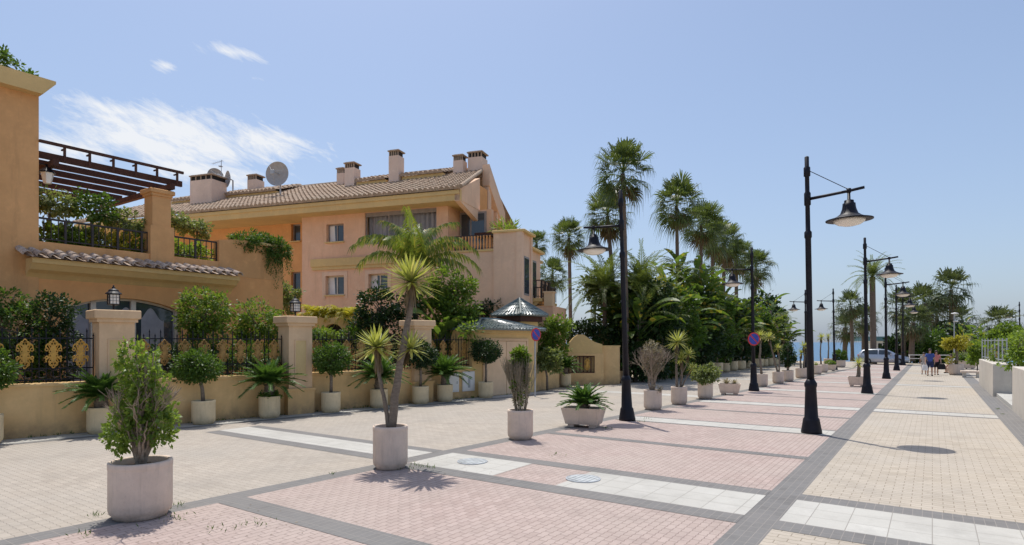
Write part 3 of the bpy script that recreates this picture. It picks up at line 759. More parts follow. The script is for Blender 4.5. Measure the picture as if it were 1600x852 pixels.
t = potted('potted_yucca', 'small stocky yucca in a low tapered planter in front of the second lamp', 'potted plant', 1339, 604, G1, YAW-R(30))
pot_trough(t, .82, .7, .48, M['pot']); pl_yucca(t, [([u(.05, .4), u(.1, .7), u(.08, 1.1)], .5, 70, .085)], .5, 151, .04, False)

# row at the foot of the garden wall
def wallpot(px, py): 
    p = gp(px, py); return p
wp = [(-22, 692, 'ball', 'clipped round bush at the left edge of the photo', dict(hb=1.62, rad=.5, lean_=(0, 0))),
      (158, 669, 'cycad', 'cycad half hidden behind the big leafy shrub, by the first gate pillar', dict(st=.3, L=.85)),
      (318, 662, 'ball', 'clipped mushroom shaped bush on a thin trunk, left of the first cycad by the wall', dict(hb=1.55, rad=.56, lean_=(-.12, -.08), zr=.66)),
      (421, 650, 'cycad', 'broad cycad with long fronds under the second gate pillar', dict(st=.4, L=1.0)),
      (517, 641, 'ball', 'round clipped bush on a thick trunk right of the broad cycad', dict(hb=1.68, rad=.53, zr=.9)),
      (592, 635, 'cycad', 'dark cycad behind the tall two trunk yucca', dict(st=.4, L=1.05)),
      (657, 630, 'ball', 'dark clipped bush on a thin trunk behind the tall yucca trunk', dict(hb=1.75, rad=.5, zr=1.0)),
      (695, 626, 'cycad', 'dark cycad in front of the white meter boxes', dict(st=.4, L=1.05)),
      (759, 616, 'ball', 'flat round clipped bush on a thin trunk in front of the beige double door', dict(hb=1.85, rad=.58, zr=.72)),
      (883, 604, 'cycad', 'small cycad in front of the barred opening of the curved wall', dict(st=.35, L=.85)),
      (970, 597, 'cycad', 'cycad behind the left street lamp, at the end of the curved wall', dict(st=.45, L=1.0))]
for i, (px, py, kind, lb, kw) in enumerate(wp):
    while px < 850 and gp(px, py).x < wx(gp(px, py).y)+.42: py += .25    # stand clear of the wall foot
    t = potted('potted_bush' if kind == 'ball' else 'potted_cycad', lb, 'potted plant', px, py, G2)
    pot_round(t, .295, .63, M['potcream'])
    if kind == 'ball': pl_ball(t, .6, kw['hb'], kw['rad'], 200+i, M['hedge'] if i < 5 else M['darkleaf'], 230, .06, kw.get('lean_', (0, 0)), kw.get('zr', .85))
    else:
        pl_cycad(t, .58, kw['st'], kw['L'], 50, 220+i, 'cycad', .05)
        if i == 3:
            m = MB(); crown(m, [((0, 0, .66), (.32, .32, .1))], 36, 8, .06, .06, .035, 9); m.build('ground_cover', M['hedge'], t)
# pots in front of the tall hedge
hp = [(1035, 590, 'first'), (1052, 589, 'second'), (1087, 586, 'third'), (1121, 583, 'fourth'), (1133, 581, 'fifth'), (1145, 579, 'sixth'), (1158, 577.3, 'seventh'), (1169, 575.5, 'eighth'), (1186, 573.2, 'ninth'), (1194, 572.2, 'tenth'), (1202, 571.4, 'eleventh'), (1211, 570.3, 'twelfth')]
H0 = None
for i, (px, py, w_) in enumerate(hp):
    lb = 'dark clipped bush in a cream pot before the jungle hedge, %s from the left' % w_
    p = gp(px, py); p.z = .006
    if H0 is None:
        H0 = thing('potted_bush', lb, 'potted plant', p, 0, 'clipped bushes in front of the jungle hedge')
        pot_round(H0, .36, .68, M['potcream']); pl_ball(H0, .65, 1.6, .58, 300, M['darkleaf'], 150, .09, zr=.95)
    else: dup(H0, p, i*1.3, lb, rnd.uniform(.95, 1.15))

# ------------------------------------------------------------------ manhole covers, weeds, dead leaves
for px, py, rr, lb in ((738, 722, .28, 'grey round manhole cover in the pale band, left of the pink patch'), (911, 749, .28, 'grey round manhole cover in the pale band, right of the pink patch')):
    p = gp(px, py); p.z = .006
    t = thing('manhole_cover', lb, 'manhole cover', p, 0, 'round manhole covers')
    m = MB(); m.lathe([(rr, 0), (rr, .012), (rr*.93, .014), (rr*.92, .008), (.01, .009)], 32); m.build('frame_ring', M['metal'], t)
    m = MB(); m.lathe([(rr*.9, .007), (rr*.9, .014), (.01, .016)], 32)
    for i in range(-3, 4): m.box(i*.08-.015, i*.08+.015, -math.sqrt(max(0, (rr*.85)**2-(i*.08)**2)), math.sqrt(max(0, (rr*.85)**2-(i*.08)**2)), .016, .02)
    m.build('lid', M['cover'], t)
r = random.Random(77); m = MB()
spots = [gp(650, 728), gp(672, 731), gp(640, 733), gp(152, 806), gp(275, 792), gp(335, 830), gp(400, 818), gp(520, 742), gp(870, 712), gp(1000, 660), gp(1010, 655), gp(1560, 640), gp(1568, 648), gp(130, 838), gp(270, 812), gp(950, 670)]
for p in spots:
    n = r.randint(10, 26); s = r.uniform(.04, .13)
    for _ in range(n):
        q = p+Vector((r.gauss(0, s), r.gauss(0, s), .004)); d = Vector((r.gauss(0, .6), r.gauss(0, .6), 1)).normalized()
        m.leaf(q, d, rsph(r), r.uniform(.03, .08), .012)
for k in range(90):
    q = Vector((wx(0), 0, 0)); y = r.uniform(3, 22); q = Vector((wx(y)+r.uniform(0, .12), y, .004))
    for _ in range(7): m.leaf(q+Vector((r.gauss(0, .05), r.gauss(0, .05), 0)), Vector((r.gauss(0, .6), r.gauss(0, .6), 1)).normalized(), rsph(r), r.uniform(.04, .1), .02)
o = m.build('weeds', M['hedge']); tag(o, 'small tufts of weeds growing in the paving joints and along walls', 'weeds'); o['kind'] = 'stuff'
m = MB()
for _ in range(420):
    c = r.choice([gp(220, 830), gp(610, 745), gp(813, 695), gp(330, 830), gp(1020, 650), gp(700, 730), gp(900, 690)])
    q = c+Vector((r.gauss(0, .9), r.gauss(0, .9), .009)); a = r.uniform(0, 6.28)
    m.leaf(q, Vector((math.cos(a), math.sin(a), .02)), Vector((r.gauss(0, .2), r.gauss(0, .2), 1)).normalized(), r.uniform(.015, .04), r.uniform(.008, .02))
o = m.build('fallen_leaves', M['dead']); tag(o, 'dry fallen leaves scattered on the paving around the pots', 'leaves'); o['kind'] = 'stuff'
# ------------------------------------------------------------------ garden wall with pillars, fence and lanterns
WALLA = math.atan2(1, .155)                 # direction of the wall
WO = Vector((-17.9, 0, 0)); WU = Vector((math.cos(WALLA), math.sin(WALLA), 0)); WN = Vector((WU.y, -WU.x, 0))   # WN points to the road
def wt(px):                                  # distance along the wall seen at a photo column
    l = (px-800)/FOC; dx, dy = FX+RX*l, FY+RY*l
    D = 17.9/(-dx+.155*dy) if (-dx+.155*dy) != 0 else 1
    return (Vector((D*dx, D*dy, 0))-WO).dot(WU)
gw = thing('garden_wall', 'long low ochre garden wall with square capped pillars along the road', 'wall', WO, WALLA)
# local axes: x along wall, y away from the road (left of direction) -> y<0 is road side
tA, tB, tC, tE = wt(180), wt(465), wt(656), wt(738)
m = MB(); m.box(-16, tE, 0, .42, -.02, 1.16); m.build('wall_base', M['wallbase'], gw)
m = MB(); m.box(-16, tE, -.025, .445, 1.16, 1.235, bev=.01); m.build('coping', M['wallbase'], gw)
def pillar(tt, w=.76, h=3.0):
    m = MB(); m.box(tt-w/2, tt+w/2, -.2, .5, 0, h-.3)
    p = m.build('pillar', M['pillar'], gw)
    m = MB(); m.box(tt-w/2-.12, tt+w/2+.12, -.32, .62, h-.22, h, bev=.02); m.box(tt-w/2-.06, tt+w/2+.06, -.26, .56, h-.30, h-.22); m.build('cap', M['pillar'], p)
    m = MB(); m.box(tt-w/2-.05, tt+w/2+.05, -.25, .55, -.01, .72); m.box(tt-w/2-.08, tt+w/2+.08, -.28, .58, .72, .79); m.build('plinth', M['wallbase'], p)
    m = MB(); x0, x1, z0, z1 = tt-.17, tt+.17, 1.15, 2.25
    m.box(x0, x1, -.204, -.19, z0, z1, mi=0)
    for a in ((x0-.03, x0, z0-.03, z1+.03), (x1, x1+.03, z0-.03, z1+.03)): m.box(a[0], a[1], -.222, -.19, a[2], a[3], mi=1)
    for a in ((z0-.03, z0), (z1, z1+.03)): m.box(x0, x1, -.222, -.19, a[0], a[1], mi=1)
    m.build('recessed_panel', [M['panel'], M['pillar']], p)
for tt in (tA, tB, tC): pillar(tt)
pillar(tA-9.5)
# lanterns standing on the pillars
def lantern(tt, label):
    p = WO+WU*tt-WN*.15; p = WO+WU*tt+Vector((-WN.x*.15, -WN.y*.15, 0)); p.z = 3.0
    t = thing('pillar_lantern', label, 'lantern', p, WALLA, 'iron lanterns on the wall pillars', .74)
    m = MB(); m.lathe([(.09, 0), (.09, .03), (.03, .05), (.03, .16), (.06, .18), (.15, .2), (.15, .22)], 12); m.build('stem', M['black'], t)
    m = MB()
    for sx in (-1, 1):
        for sy in (-1, 1): m.box(sx*.145-.014, sx*.145+.014, sy*.145-.014, sy*.145+.014, .2, .56)
    for z in (.2, .54): 
        m.box(-.16, .16, -.16, -.13, z, z+.025); m.box(-.16, .16, .13, .16, z, z+.025); m.box(-.16, -.13, -.13, .13, z, z+.025); m.box(.13, .16, -.13, .13, z, z+.025)
    for s in (-1, 1):
        for k in (-1, 1):
            m.box(s*.05-.005, s*.05+.005, k*.148-.004, k*.148+.004, .22, .54); m.box(k*.148-.004, k*.148+.004, s*.05-.005, s*.05+.005, .22, .54)
        for z in (.33, .44): m.box(-.14, .14, s*.148-.004, s*.148+.004, z-.005, z+.005); m.box(s*.148-.004, s*.148+.004, -.14, .14, z-.005, z+.005)
    m.build('cage', M['black'], t)
    m = MB(); m.box(-.135, .135, -.135, .135, .23, .535); m.build('glass', M['lampglass'], t)
    m = MB(); m.lathe([(.25, .565), (.25, .58), (.16, .66), (.15, .7), (.05, .76), (.05, .8), (.02, .82), (.03, .85), (.005, .88)], 16); m.build('lantern_roof', M['black'], t)
lantern(tA, 'black iron lantern on the first pillar, left of the arched window')
lantern(tB, 'black iron lantern on the second pillar, beside the yellow palms')
# fence panels with gold ornaments
def ornament():
    m = MB()
    def arc(cx, cz, r_, a0, a1, w_=.018):
        n = 9; pts = [(cx+r_*math.cos(a0+(a1-a0)*i/n), 0, cz+r_*math.sin(a0+(a1-a0)*i/n)) for i in range(n+1)]
        m.tube(pts, w_, 5)
    for s in (-1, 1):
        for k in (-1, 1):
            arc(s*.105, k*.165, .07, -PI*.2 if s > 0 else PI*1.2, PI*1.4 if s > 0 else -PI*.4, .02)
            arc(s*.05, k*.245, .05, 0, 2*PI, .016); arc(s*.155, k*.10, .035, 0, 2*PI, .016); arc(s*.06, k*.045, .04, 0, 2*PI, .016)
            m.tube([(0, 0, k*.02), (s*.06, 0, k*.1), (s*.11, 0, k*.2), (s*.04, 0, k*.28)], .018, 5)
    for k in (-1, 1): arc(0, k*.31, .035, 0, 2*PI, .016)
    m.box(-.055, .055, -.02, .02, -.2, .2)
    for k in (-1, 1): m.box(-.1, .1, -.018, .018, k*.03-.012, k*.03+.012)
    return m
OR = None; OR2 = None
def fence(t0, t1, label, spc=.105, orn=.53, gold=True):
    global OR, OR2
    t = thing('iron_fence', label, 'fence', WO+WU*t0, WALLA, 'wrought iron fence panels between the pillars')
    L = t1-t0; y = .2
    m = MB(); n = max(1, int(L/(orn/4)))
    for i in range(n+1):
        x = L*i/n; m.box(x-.01, x+.01, y-.01, y+.01, 1.24, 2.46 if i % 2 else 2.36)
        m.add([(x-.022, y, z_) for z_ in (2.46 if i % 2 else 2.36,)]+[(x+.022, y, 2.46 if i % 2 else 2.36), (x, y, 2.56 if i % 2 else 2.44)], [(0, 1, 2)])
    m.build('bars', M['black'], t)
    m = MB()
    for z in (1.30, 1.56, 2.28): m.box(0, L, y-.014, y+.014, z, z+.03)
    m.build('rails', M['black'], t)
    m = MB(); x = .13
    while x < L-.1:
        m.tube([(x+.1*math.cos(a*PI/6), y-.02, 1.45+.09*math.sin(a*PI/6)) for a in range(-1, 12)], .011, 5); x += .265
    m.build('scrollwork', M['rail'], t)
    if gold:
        k = max(1, round(L/orn))
        for i in range(k):
            if OR is None: OR = ornament().build('gold_ornament', M['gold'], t); o = OR
            elif gold == 2:
                if OR2 is None: OR2 = ornament().build('gold_ornament', M['dullgold'], t); o = OR2
                else: o = OR2.copy(); C.objects.link(o); o.parent = t
            else: o = OR.copy(); C.objects.link(o); o.parent = t
            o.location = (L*(i+.5)/k, y-.035, 1.93)
            o.scale = (.84, 1, .98)
fence(tA-9.0, tA-.42, 'black iron fence with gold ornaments left of the first pillar')
fence(tA+.42, tB-.42, 'black iron fence with gold ornaments between the two lantern pillars', gold=2)
fence(tB+.42, tC-.42, 'black iron fence right of the second lantern pillar, behind the clipped bush', gold=2)
fence(tC+.42, tE, 'dark iron fence between the third pillar and the green roofed gatehouse', gold=2)
# meter boxes on the wall
for i, (px, lb) in enumerate(((706, 'white meter box on the wall behind the dark cycad'), (731, 'white meter box with a dark slot, next to the gatehouse'))):
    tt = wt(px); t = thing('meter_box', lb, 'utility box', WO+WU*tt, WALLA, 'meter boxes on the wall')
    m = MB(); m.box(-.32, .32, -.06, -.001, .28, 1.05, bev=.01); m.build('box_body', M['white'], t)
    m = MB(); m.box(-.27, .27, -.075, -.061, .33, 1.0, bev=.005); d = m.build('box_door', M['white'], t)
    m = MB(); m.box(-.06, .06, -.08, -.076, .42, .85) if i else m.box(.18, .22, -.085, -.076, .6, .7); m.build('handle', M['metal'], d)

# ------------------------------------------------------------------ gatehouse with green tiled roofs
def tiles(m, p00, p10, p01, p11, pitch, course, amp=.05, step=.035, mi=0, sub=4):
    """barrel tiled quad: p00-p10 is the eave, p01-p11 the ridge"""
    p00, p10, p01, p11 = map(Vector, (p00, p10, p01, p11))
    ux = (p10-p00); nrm = ux.cross(p01-p00).normalized()
    nc = max(2, int(ux.length/pitch)); nr = max(2, int(((p01-p00).length+(p11-p10).length)/2/course))
    prof = [amp*abs(math.sin(PI*k/sub))**.8 if True else 0 for k in range(sub)]
    cols = nc*sub
    vs = []; fs = []; rr = random.Random(nc*7+nr)
    rows = []
    for r_ in range(nr):
        rows.append((r_/nr, step)); rows.append(((r_+1)/nr, 0.0))
    jit = [[rr.uniform(-.012, .012) for _ in range(nc+1)] for _ in range(nr)]
    for ri, (v, lift) in enumerate(rows):
        for c in range(cols+1):
            u = c/cols
            a = p00.lerp(p10, u); b = p01.lerp(p11, u)
            j = jit[ri//2][min(nc, c//sub)]
            vs.append(a.lerp(b, v)+nrm*(prof[c % sub]+lift+j))
    W_ = cols+1
    for ri in range(len(rows)-1):
        for c in range(cols):
            fs.append((ri*W_+c, ri*W_+c+1, (ri+1)*W_+c+1, (ri+1)*W_+c))
    m.add(vs, fs, mi)
    # front edge
    o = [p00.lerp(p10, c/cols)+nrm*(prof[c % sub]+step) for c in range(cols+1)]; q = [p00.lerp(p10, c/cols)-nrm*.04 for c in range(cols+1)]
    m.add(o+q, [(c, W_+c, W_+c+1, c+1) for c in range(cols)], mi)
def hip(m, x0, x1, y0, y1, z0, z1, ins, pitch=.2, course=.3, amp=.04, step=.02):
    cy = (y0+y1)/2
    a, b = Vector((x0+ins, cy, z1)), Vector((x1-ins, cy, z1))
    c = [Vector((x0, y0, z0)), Vector((x1, y0, z0)), Vector((x1, y1, z0)), Vector((x0, y1, z0))]
    tiles(m, c[0], c[1], a, b, pitch, course, amp, step); tiles(m, c[1], c[2], b, b, pitch, course, amp, step)
    tiles(m, c[2], c[3], b, a, pitch, course, amp, step); tiles(m, c[3], c[0], a, a, pitch, course, amp, step)
    for p, q in ((c[0], a), (c[1], b), (c[2], b), (c[3], a), (a, b)):
        if (p-q).length > .05: m.tube([p+Vector((0, 0, amp)), q+Vector((0, 0, amp))], .055, 6)
g0 = wt(738); g1 = wt(838)
gh = thing('gatehouse', 'small ochre gatehouse with a beige double door and green glazed tile roofs', 'gatehouse', WO+WU*g0, WALLA)
GL = g1-g0
zE = 2.72
m = MB(); m.box(0, GL, .0, 2.6, -.01, zE-.02); m.build('wall', M['cornice'], gh)
m = MB(); m.box(-.02, GL+.1, -.1, 2.5, zE-.16, zE, bev=.02); m.build('cornice', M['cornice'], gh)
d0, d1 = wt(757)-g0, wt(822)-g0
m = MB(); m.box(d0-.1, d0, -.05, -.001, 0, 2.25); m.box(d1, d1+.1, -.05, -.001, 0, 2.25); m.box(d0-.1, d1+.1, -.05, -.001, 2.25, 2.36); m.build('door_frame', M['pillar'], gh)
for i in (0, 1):
    a = d0+(d1-d0)*i/2+.01; b = d0+(d1-d0)*(i+1)/2-.01
    m = MB(); m.box(a, b, -.03, -.002, .02, 2.24, bev=.008); dr = m.build('door', M['door'], gh)
    m = MB(); c = (a+b)/2
    m.prism([(c-.09, 1.62), (c+.09, 1.62), (c+.05, 1.85), (c, 1.98), (c-.05, 1.85)], -.038, -.031); m.build('door_emblem', M['gold'], dr)
    m = MB(); m.box((b-.08 if i == 0 else a+.04), (b-.04 if i == 0 else a+.08), -.07, -.031, 1.0, 1.15); m.build('handle', M['metal'], dr)
m = MB(); hip(m, -.12, GL+.25, -.35, 2.5, zE+.01, zE+.44, 1.6, .2, .3, .05, .02); m.build('roof', M['greentile'], gh)
Dp = 28.2; pc = at(812, Dp)-(WO+WU*g0); cxl, cyl = pc.dot(WU), -pc.dot(WN); hwid = 43*Dp/FOC/1.35; ze = zat(494, Dp)
bx0, bx1, by0, by1 = cxl-hwid+.35, cxl+hwid-.35, cyl-hwid+.35, cyl+hwid-.35
m = MB(); m.box(bx0, bx1, by0, by1, 0, ze-.28); m.build('rear_wall', M['cornice'], gh)
m = MB(); m.box(bx0-.15, bx1+.15, by0-.15, by1+.15, ze-.28, ze-.03); m.build('eave_beam', M['wood'], gh)
m = MB(); hip(m, cxl-hwid, cxl+hwid, cyl-hwid, cyl+hwid, ze, zat(468, Dp), hwid-.01, .2, .3, .05, .02); m.build('rear_roof', M['greentile'], gh)
# low planter wall right of gatehouse
p0 = gp(838, 611); p1 = gp(874, 605)
t = thing('planter_wall', 'low ochre planter wall between the gatehouse and the curved wall', 'wall', p0, math.atan2((p1-p0).y, (p1-p0).x))
m = MB(); L = (p1-p0).length; m.box(0, L, 0, .3, -.01, .85); m.box(L-.3, L, .3, 2.5, -.01, .85); m.build('wall_base', M['wallbase'], t)
m = MB(); m.box(0, L, .3, 1.5, .5, .7); m.build('soil', M['soil'], t)

# ------------------------------------------------------------------ curved gate wall
D = 31.5; X0 = at(878, D); X1 = at(943, D)
rz = math.atan2((X1-X0).y, (X1-X0).x)
L = (X1-X0).length
t = thing('curved_wall', 'ochre wall with a scalloped gable top and a barred opening', 'wall', X0, rz)
k = FOC/D; q = lambda px: (px-878)/k; zz = lambda py: zat(py, D)
pr = [(q(880), zz(553)), (q(884), zz(540)), (q(890), zz(535)), (q(896), zz(528)), (q(903), zz(523)), (q(912), zz(523)), (q(920), zz(529)), (q(930), zz(535)), (q(941), zz(538)), (q(942), zz(553))]
m = MB(); m.prism(pr, 0, .35); m.build('scalloped_top', M['cornice'], t, fixn=True)
m = MB()
wz0, wz1, wa, wb = zz(583), zz(556), q(883), q(929)
m.box(q(868), wa, -.06, .38, -.02, wz1); m.box(wb, q(943), -.06, .38, -.02, wz1); m.box(wa, wb, -.06, .38, -.02, wz0); m.box(q(868), q(943), -.06, .38, wz1, zz(552.5))
m.build('wall_base', M['wallbase'], t)
m = MB(); m.box(wa, wb, .2, .25, wz0, wz1); m.build('back_panel', M['panel'], t)
m = MB(); nb = 8
for i in range(nb+1): x = wa+(wb-wa)*i/nb; m.box(x-.03, x+.03, -.045, .0, wz0, wz1)
m.box(wa, wb, -.035, .005, wz0, wz0+.06); m.box(wa, wb, -.035, .005, wz1-.06, wz1); gr = m.build('bars', M['wood'], t)
o = OR.copy(); C.objects.link(o); o.parent = gr; o.location = (wa+(wb-wa)*.75, -.05, (wz0+wz1)/2); o.scale = (.8, 1, .9)
m = MB(); m.box(q(943), q(970), .3, .65, -.02, zz(542)); m.build('side_wall', M['wallbase'], t)
m = MB(); m.box(q(943)-.02, q(971), .28, .67, zz(542), zz(541)+.03); m.build('coping', M['cornice'], t)

# ------------------------------------------------------------------ no-parking signs
def make_sign(t, r_, z, y):
    c = MB(); c.lathe([(r_, 0), (r_, .012)], 32); 
    vs = [(v[0], y-v[2], z+v[1]) for v in c.v]; c.v = vs; d = c.build('sign_disc', M['red'], t, fixn=True)
    c = MB(); c.lathe([(r_*.8, 0), (r_*.8, .004)], 32); c.v = [(v[0], y-.0125-v[2], z+v[1]) for v in c.v]; c.build('blue_field', M['blue'], d, fixn=True)
    c = MB(); a = PI/4*3
    Mx = Matrix.Translation((0, y-.0185, z)) @ Matrix.Rotation(PI/4, 4, 'Y')
    c.box(-r_*.8, r_*.8, -.001, .001, -r_*.09, r_*.09, M=Mx); c.build('red_bar', M['red'], d)
p = gp(836, 620); D = FOC*EYE/(620-535)
t = thing('no_parking_sign', 'round red and blue no parking sign on a grey pole beside the gatehouse', 'sign', p, YAW+R(42), 'round no parking signs')
m = MB(); m.tube([(0, 0, 0), (0, 0, zat(512, D))], .03, 8); m.build('pole', M['metal'], t)
make_sign(t, .27, zat(523, D), -.05)
p = gp(1178, 611)+Vector((-FX, -FY, 0))*.14-Vector((RX, RY, 0))*.06; D = 27.2
t = thing('no_parking_sign', 'round red and blue no parking sign fixed to a street lamp post', 'sign', p, YAW+R(10), 'round no parking signs')
make_sign(t, .30, zat(530, D), -.0)
m = MB(); m.box(-.03, .03, .0, .13, zat(530, D)-.04, zat(530, D)+.04); m.build('bracket', M['metal'], t)
# ------------------------------------------------------------------ left building with terrace and pergola
def b1(px, d=0.0):
    l = (px-800)/FOC; dx, dy = FX+RX*l, FY+RY*l; D = (20.5+d)/-dx; return D*dy, D
B1 = thing('terrace_house', 'ochre building at the left edge with tower block, tiled eave and dark terrace pergola', 'building', (-20.5, 0, 0), PI/2)
yT = b1(60)[0]; yE = b1(442)[0]; yP = b1(342)[0]
a0, a1 = b1(104)[0], b1(283)[0]; zs_, zt_ = 3.22, 3.56; zb_ = .9
def arch(u): return zs_+(zt_-zs_)*(1-(2*u-1)**2)
m = MB(); wz = 4.55
def fq(x0, x1, z0, z1): m.add([(x0, 0, z0), (x1, 0, z0), (x1, 0, z1), (x0, 0, z1)], [(0, 1, 2, 3)])
fq(yT-.1, a0, -.1, wz); fq(a1, yE, -.1, wz); fq(a0, a1, -.1, zb_)
n = 20
for i in range(n):
    u, v = i/n, (i+1)/n; x0, x1 = a0+(a1-a0)*u, a0+(a1-a0)*v
    m.add([(x0, 0, arch(u)), (x1, 0, arch(v)), (x1, 0, wz), (x0, 0, wz)], [(0, 1, 2, 3)])
    m.add([(x0, 0, arch(u)), (x1, 0, arch(v)), (x1, .3, arch(v)), (x0, .3, arch(u))], [(0, 1, 2, 3)])
for x in (a0, a1): m.add([(x, 0, zb_), (x, 0, zs_), (x, .3, zs_), (x, .3, zb_)], [(0, 1, 2, 3)])
m.box(yE-.3, yE, .001, 6, -.1, wz); m.box(yT, yE-.3, .4, 6, 4.2, 4.5)
m.build('wall', M['orange'], B1)
win = MB(); win.box(a0, a1, .26, .30, zb_, zb_+.06)
for px in (104, 150, 213, 281):
    x = b1(px)[0]; win.box(x-.07, x+.07, .18, .28, zb_, 3.6)
for i in range(n):
    u, v = i/n, (i+1)/n; x0, x1 = a0+(a1-a0)*u, a0+(a1-a0)*v
    win.add([(x0, .2, arch(u)), (x1, .2, arch(v)), (x1, .2, arch(v)-.07), (x0, .2, arch(u)-.07)], [(0, 1, 2, 3)])
wf = win.build('window', M['framewhite'], B1)
m = MB(); m.add([(a0, .29, zb_), (a1, .29, zb_), (a1, .29, 3.7), (a0, .29, 3.7)], [(0, 1, 2, 3)]); m.build('pane', M['glass'], wf)
m = MB()
for k in range(70):
    x = a0+(a1-a0)*k/70; x2 = a0+(a1-a0)*(k+1)/70
    if abs(((k/70*3.3) % 1)-.5) > .36: continue
    m.add([(x, .284+.0, 1.0), (x2, .284, 1.0), (x2, .284, 3.1+.2*math.sin(k*.4)), (x, .284, 3.1+.2*math.sin((k-1)*.4))], [(0, 1, 2, 3)])
m.build('lace_curtain', M['curtain'], wf)
m = MB(); m.box(yT-14, yT, -.03, 7, -.1, 9.15); m.build('tower', M['tower'], B1)
m = MB(); m.prism([(yT-14, 9.05), (yT, 9.05), (yT+.08, 9.15), (yT+.3, 9.42), (yT+.3, 9.5), (yT-14, 9.5)], -.35, 7.2); m.build('tower_cornice', M['cornice'], B1)
ye0, ye1 = yT-.45, b1(380)[0]-.55
m = MB()   # cove cornice under the tiles
pr = [(0, 3.98), (-.08, 4.06), (-.16, 4.12), (-.34, 4.2), (-.48, 4.36), (-.54, 4.36), (-.54, 4.5), (0, 4.5)]
vs = []; 
for x, e in ((ye0+.15, 0), (ye1+.1, 0)): vs += [(x+(-y*.0), y, z) for y, z in pr]
k = len(pr); m.add(vs, [tuple(range(k)), tuple(range(2*k-1, k-1, -1))]+[(i, (i+1) % k, (i+1) % k+k, i+k) for i in range(k)])
m.build('cornice', M['cornice'], B1, fixn=True)
m = MB()
rr = random.Random(5); nt_ = int((ye1-ye0)/.30)
for i in range(nt_+1):
    x = ye0+(ye1-ye0)*i/nt_
    for c in range(2):
        ya = -.72+c*.34; za = 4.52+c*.11; yb = ya+.38; zb = za+.12
        r0, r1 = .118, .10; vs = []; sg = 7; dx = rr.uniform(-.015, .015); dz = rr.uniform(-.012, .012)
        for (yy, z0, rad) in ((ya, za, r0), (yb, zb, r1)):
            for s in range(sg+1):
                a = PI*s/sg; vs.append((x+dx+rad*math.cos(a), yy, z0+dz+rad*math.sin(a)))
            for s in range(sg+1):
                a = PI*s/sg; vs.append((x+dx+(rad-.02)*math.cos(a), yy, z0+dz+(rad-.02)*math.sin(a)))
        q = sg+1
        fs = [(s, s+1, 2*q+s+1, 2*q+s) for s in range(sg)]+[(s+q, 3*q+s, 3*q+s+1, s+q+1) for s in range(sg)]+[(s, s+q, s+q+1, s+1) for s in range(sg)]
        m.add(vs, fs)
m.add([(ye0, -.66, 4.51), (ye1, -.66, 4.51), (ye1, .02, 4.72), (ye0, .02, 4.72)], [(0, 1, 2, 3)])
m.build('tiled_eave', M['tileeave'], B1, True)
m = MB(); m.box(yT, yP, .0, .3, 4.56, 5.03); m.build('parapet', M['tower'], B1)
m = MB()  # rounded planter wall
pr = []
for i in range(9):
    u = i/8; pr.append((yP+(yE-yP)*u, 5.78+.12*math.sin(PI*min(1, u*1.3))))
m.prism([(yP, 4.551), (yE, 4.551)]+pr[::-1], -.01, .35); m.box(yE-.35, yE, .351, 4, 4.551, 5.7)
m.build('planter_wall', M['tower'], B1, fixn=True)
m = MB(); m.box(b1(405)[0], yE+.18, -.1, .5, 5.80, 5.9, bev=.02); m.build('coping', M['cornice'], B1)
def railing(name, parent, p0, p1, h, spc, mat, post=0.0):
    p0, p1 = Vector(p0), Vector(p1); L = (p1-p0).length; d = (p1-p0)/L
    a = math.atan2(d.y, d.x); Mx = Matrix.Translation(p0) @ Matrix.Rotation(a, 4, 'Z')
    m = MB(); m.box(0, L, -.03, .03, h-.05, h, M=Mx); m.box(0, L, -.02, .02, .08, .11, M=Mx)
    n = max(2, int(L/spc))
    for i in range(n+1):
        x = L*i/n
        thick = .03 if i % 4 == 0 else .011
        m.box(x-thick, x+thick, -thick, thick, 0 if i % 4 == 0 else .1, h-.05, M=Mx)
    return m.build(name, mat, parent)
p1_, p2_ = b1(236)[0], b1(268)[0]
railing('railing', B1, (yT, .14, 5.03), (p1_-.05, .14, 5.03), .70, .17, M['rail'])
railing('railing', B1, (p2_+.1, .14, 5.03), (yP, .14, 5.03), .70, .17, M['rail'])
m = MB(); m.box(p1_-.04, p2_+.06, -.06, .6, 4.5, 5.95); m.box(p1_+.04, p2_-.02, .0, .54, 5.95, 6.92); m.box(p1_-.0, p2_+.02, -.04, .58, 6.92, 7.0); m.box(p1_-.06, p2_+.08, -.1, .64, 7.0, 7.14, bev=.02)
m.build('terrace_pillar', M['tower'], B1)
pe = p2_+.15
pg = MB()
pg.box(yT, pe+.25, .1, .2, 7.40, 7.58)
po = pg.build('pergola', M['wood'], B1)
for i, d in enumerate((.95, 1.85, 2.8, 3.8, 4.85)):
    m = MB(); m.box(yT, pe+.1-.05*i, d, d+.10, 7.38, 7.55); m.build('beam', M['wood'], po)
m = MB(); m.box(pe-.25, pe-.11, -.15, 5.2, 7.2, 7.37); m.build('cross_beam', M['wood'], po); m = MB(); m.box(yT+.3, yT+.44, -.15, 5.2, 7.2, 7.37); m.build('cross_beam', M['wood'], po)
m = MB(); m.box(yT, pe+.2, -.1, -.03, 7.78, 7.86)
for i in range(6): x = yT+.6+i*(pe-yT-.6)/5; m.box(x-.03, x+.03, -.09, -.04, 7.37, 7.78); m.box(x-.02, x+.02, -.04, .15, 7.72, 7.76)
m.build('slats', M['wood'], po)
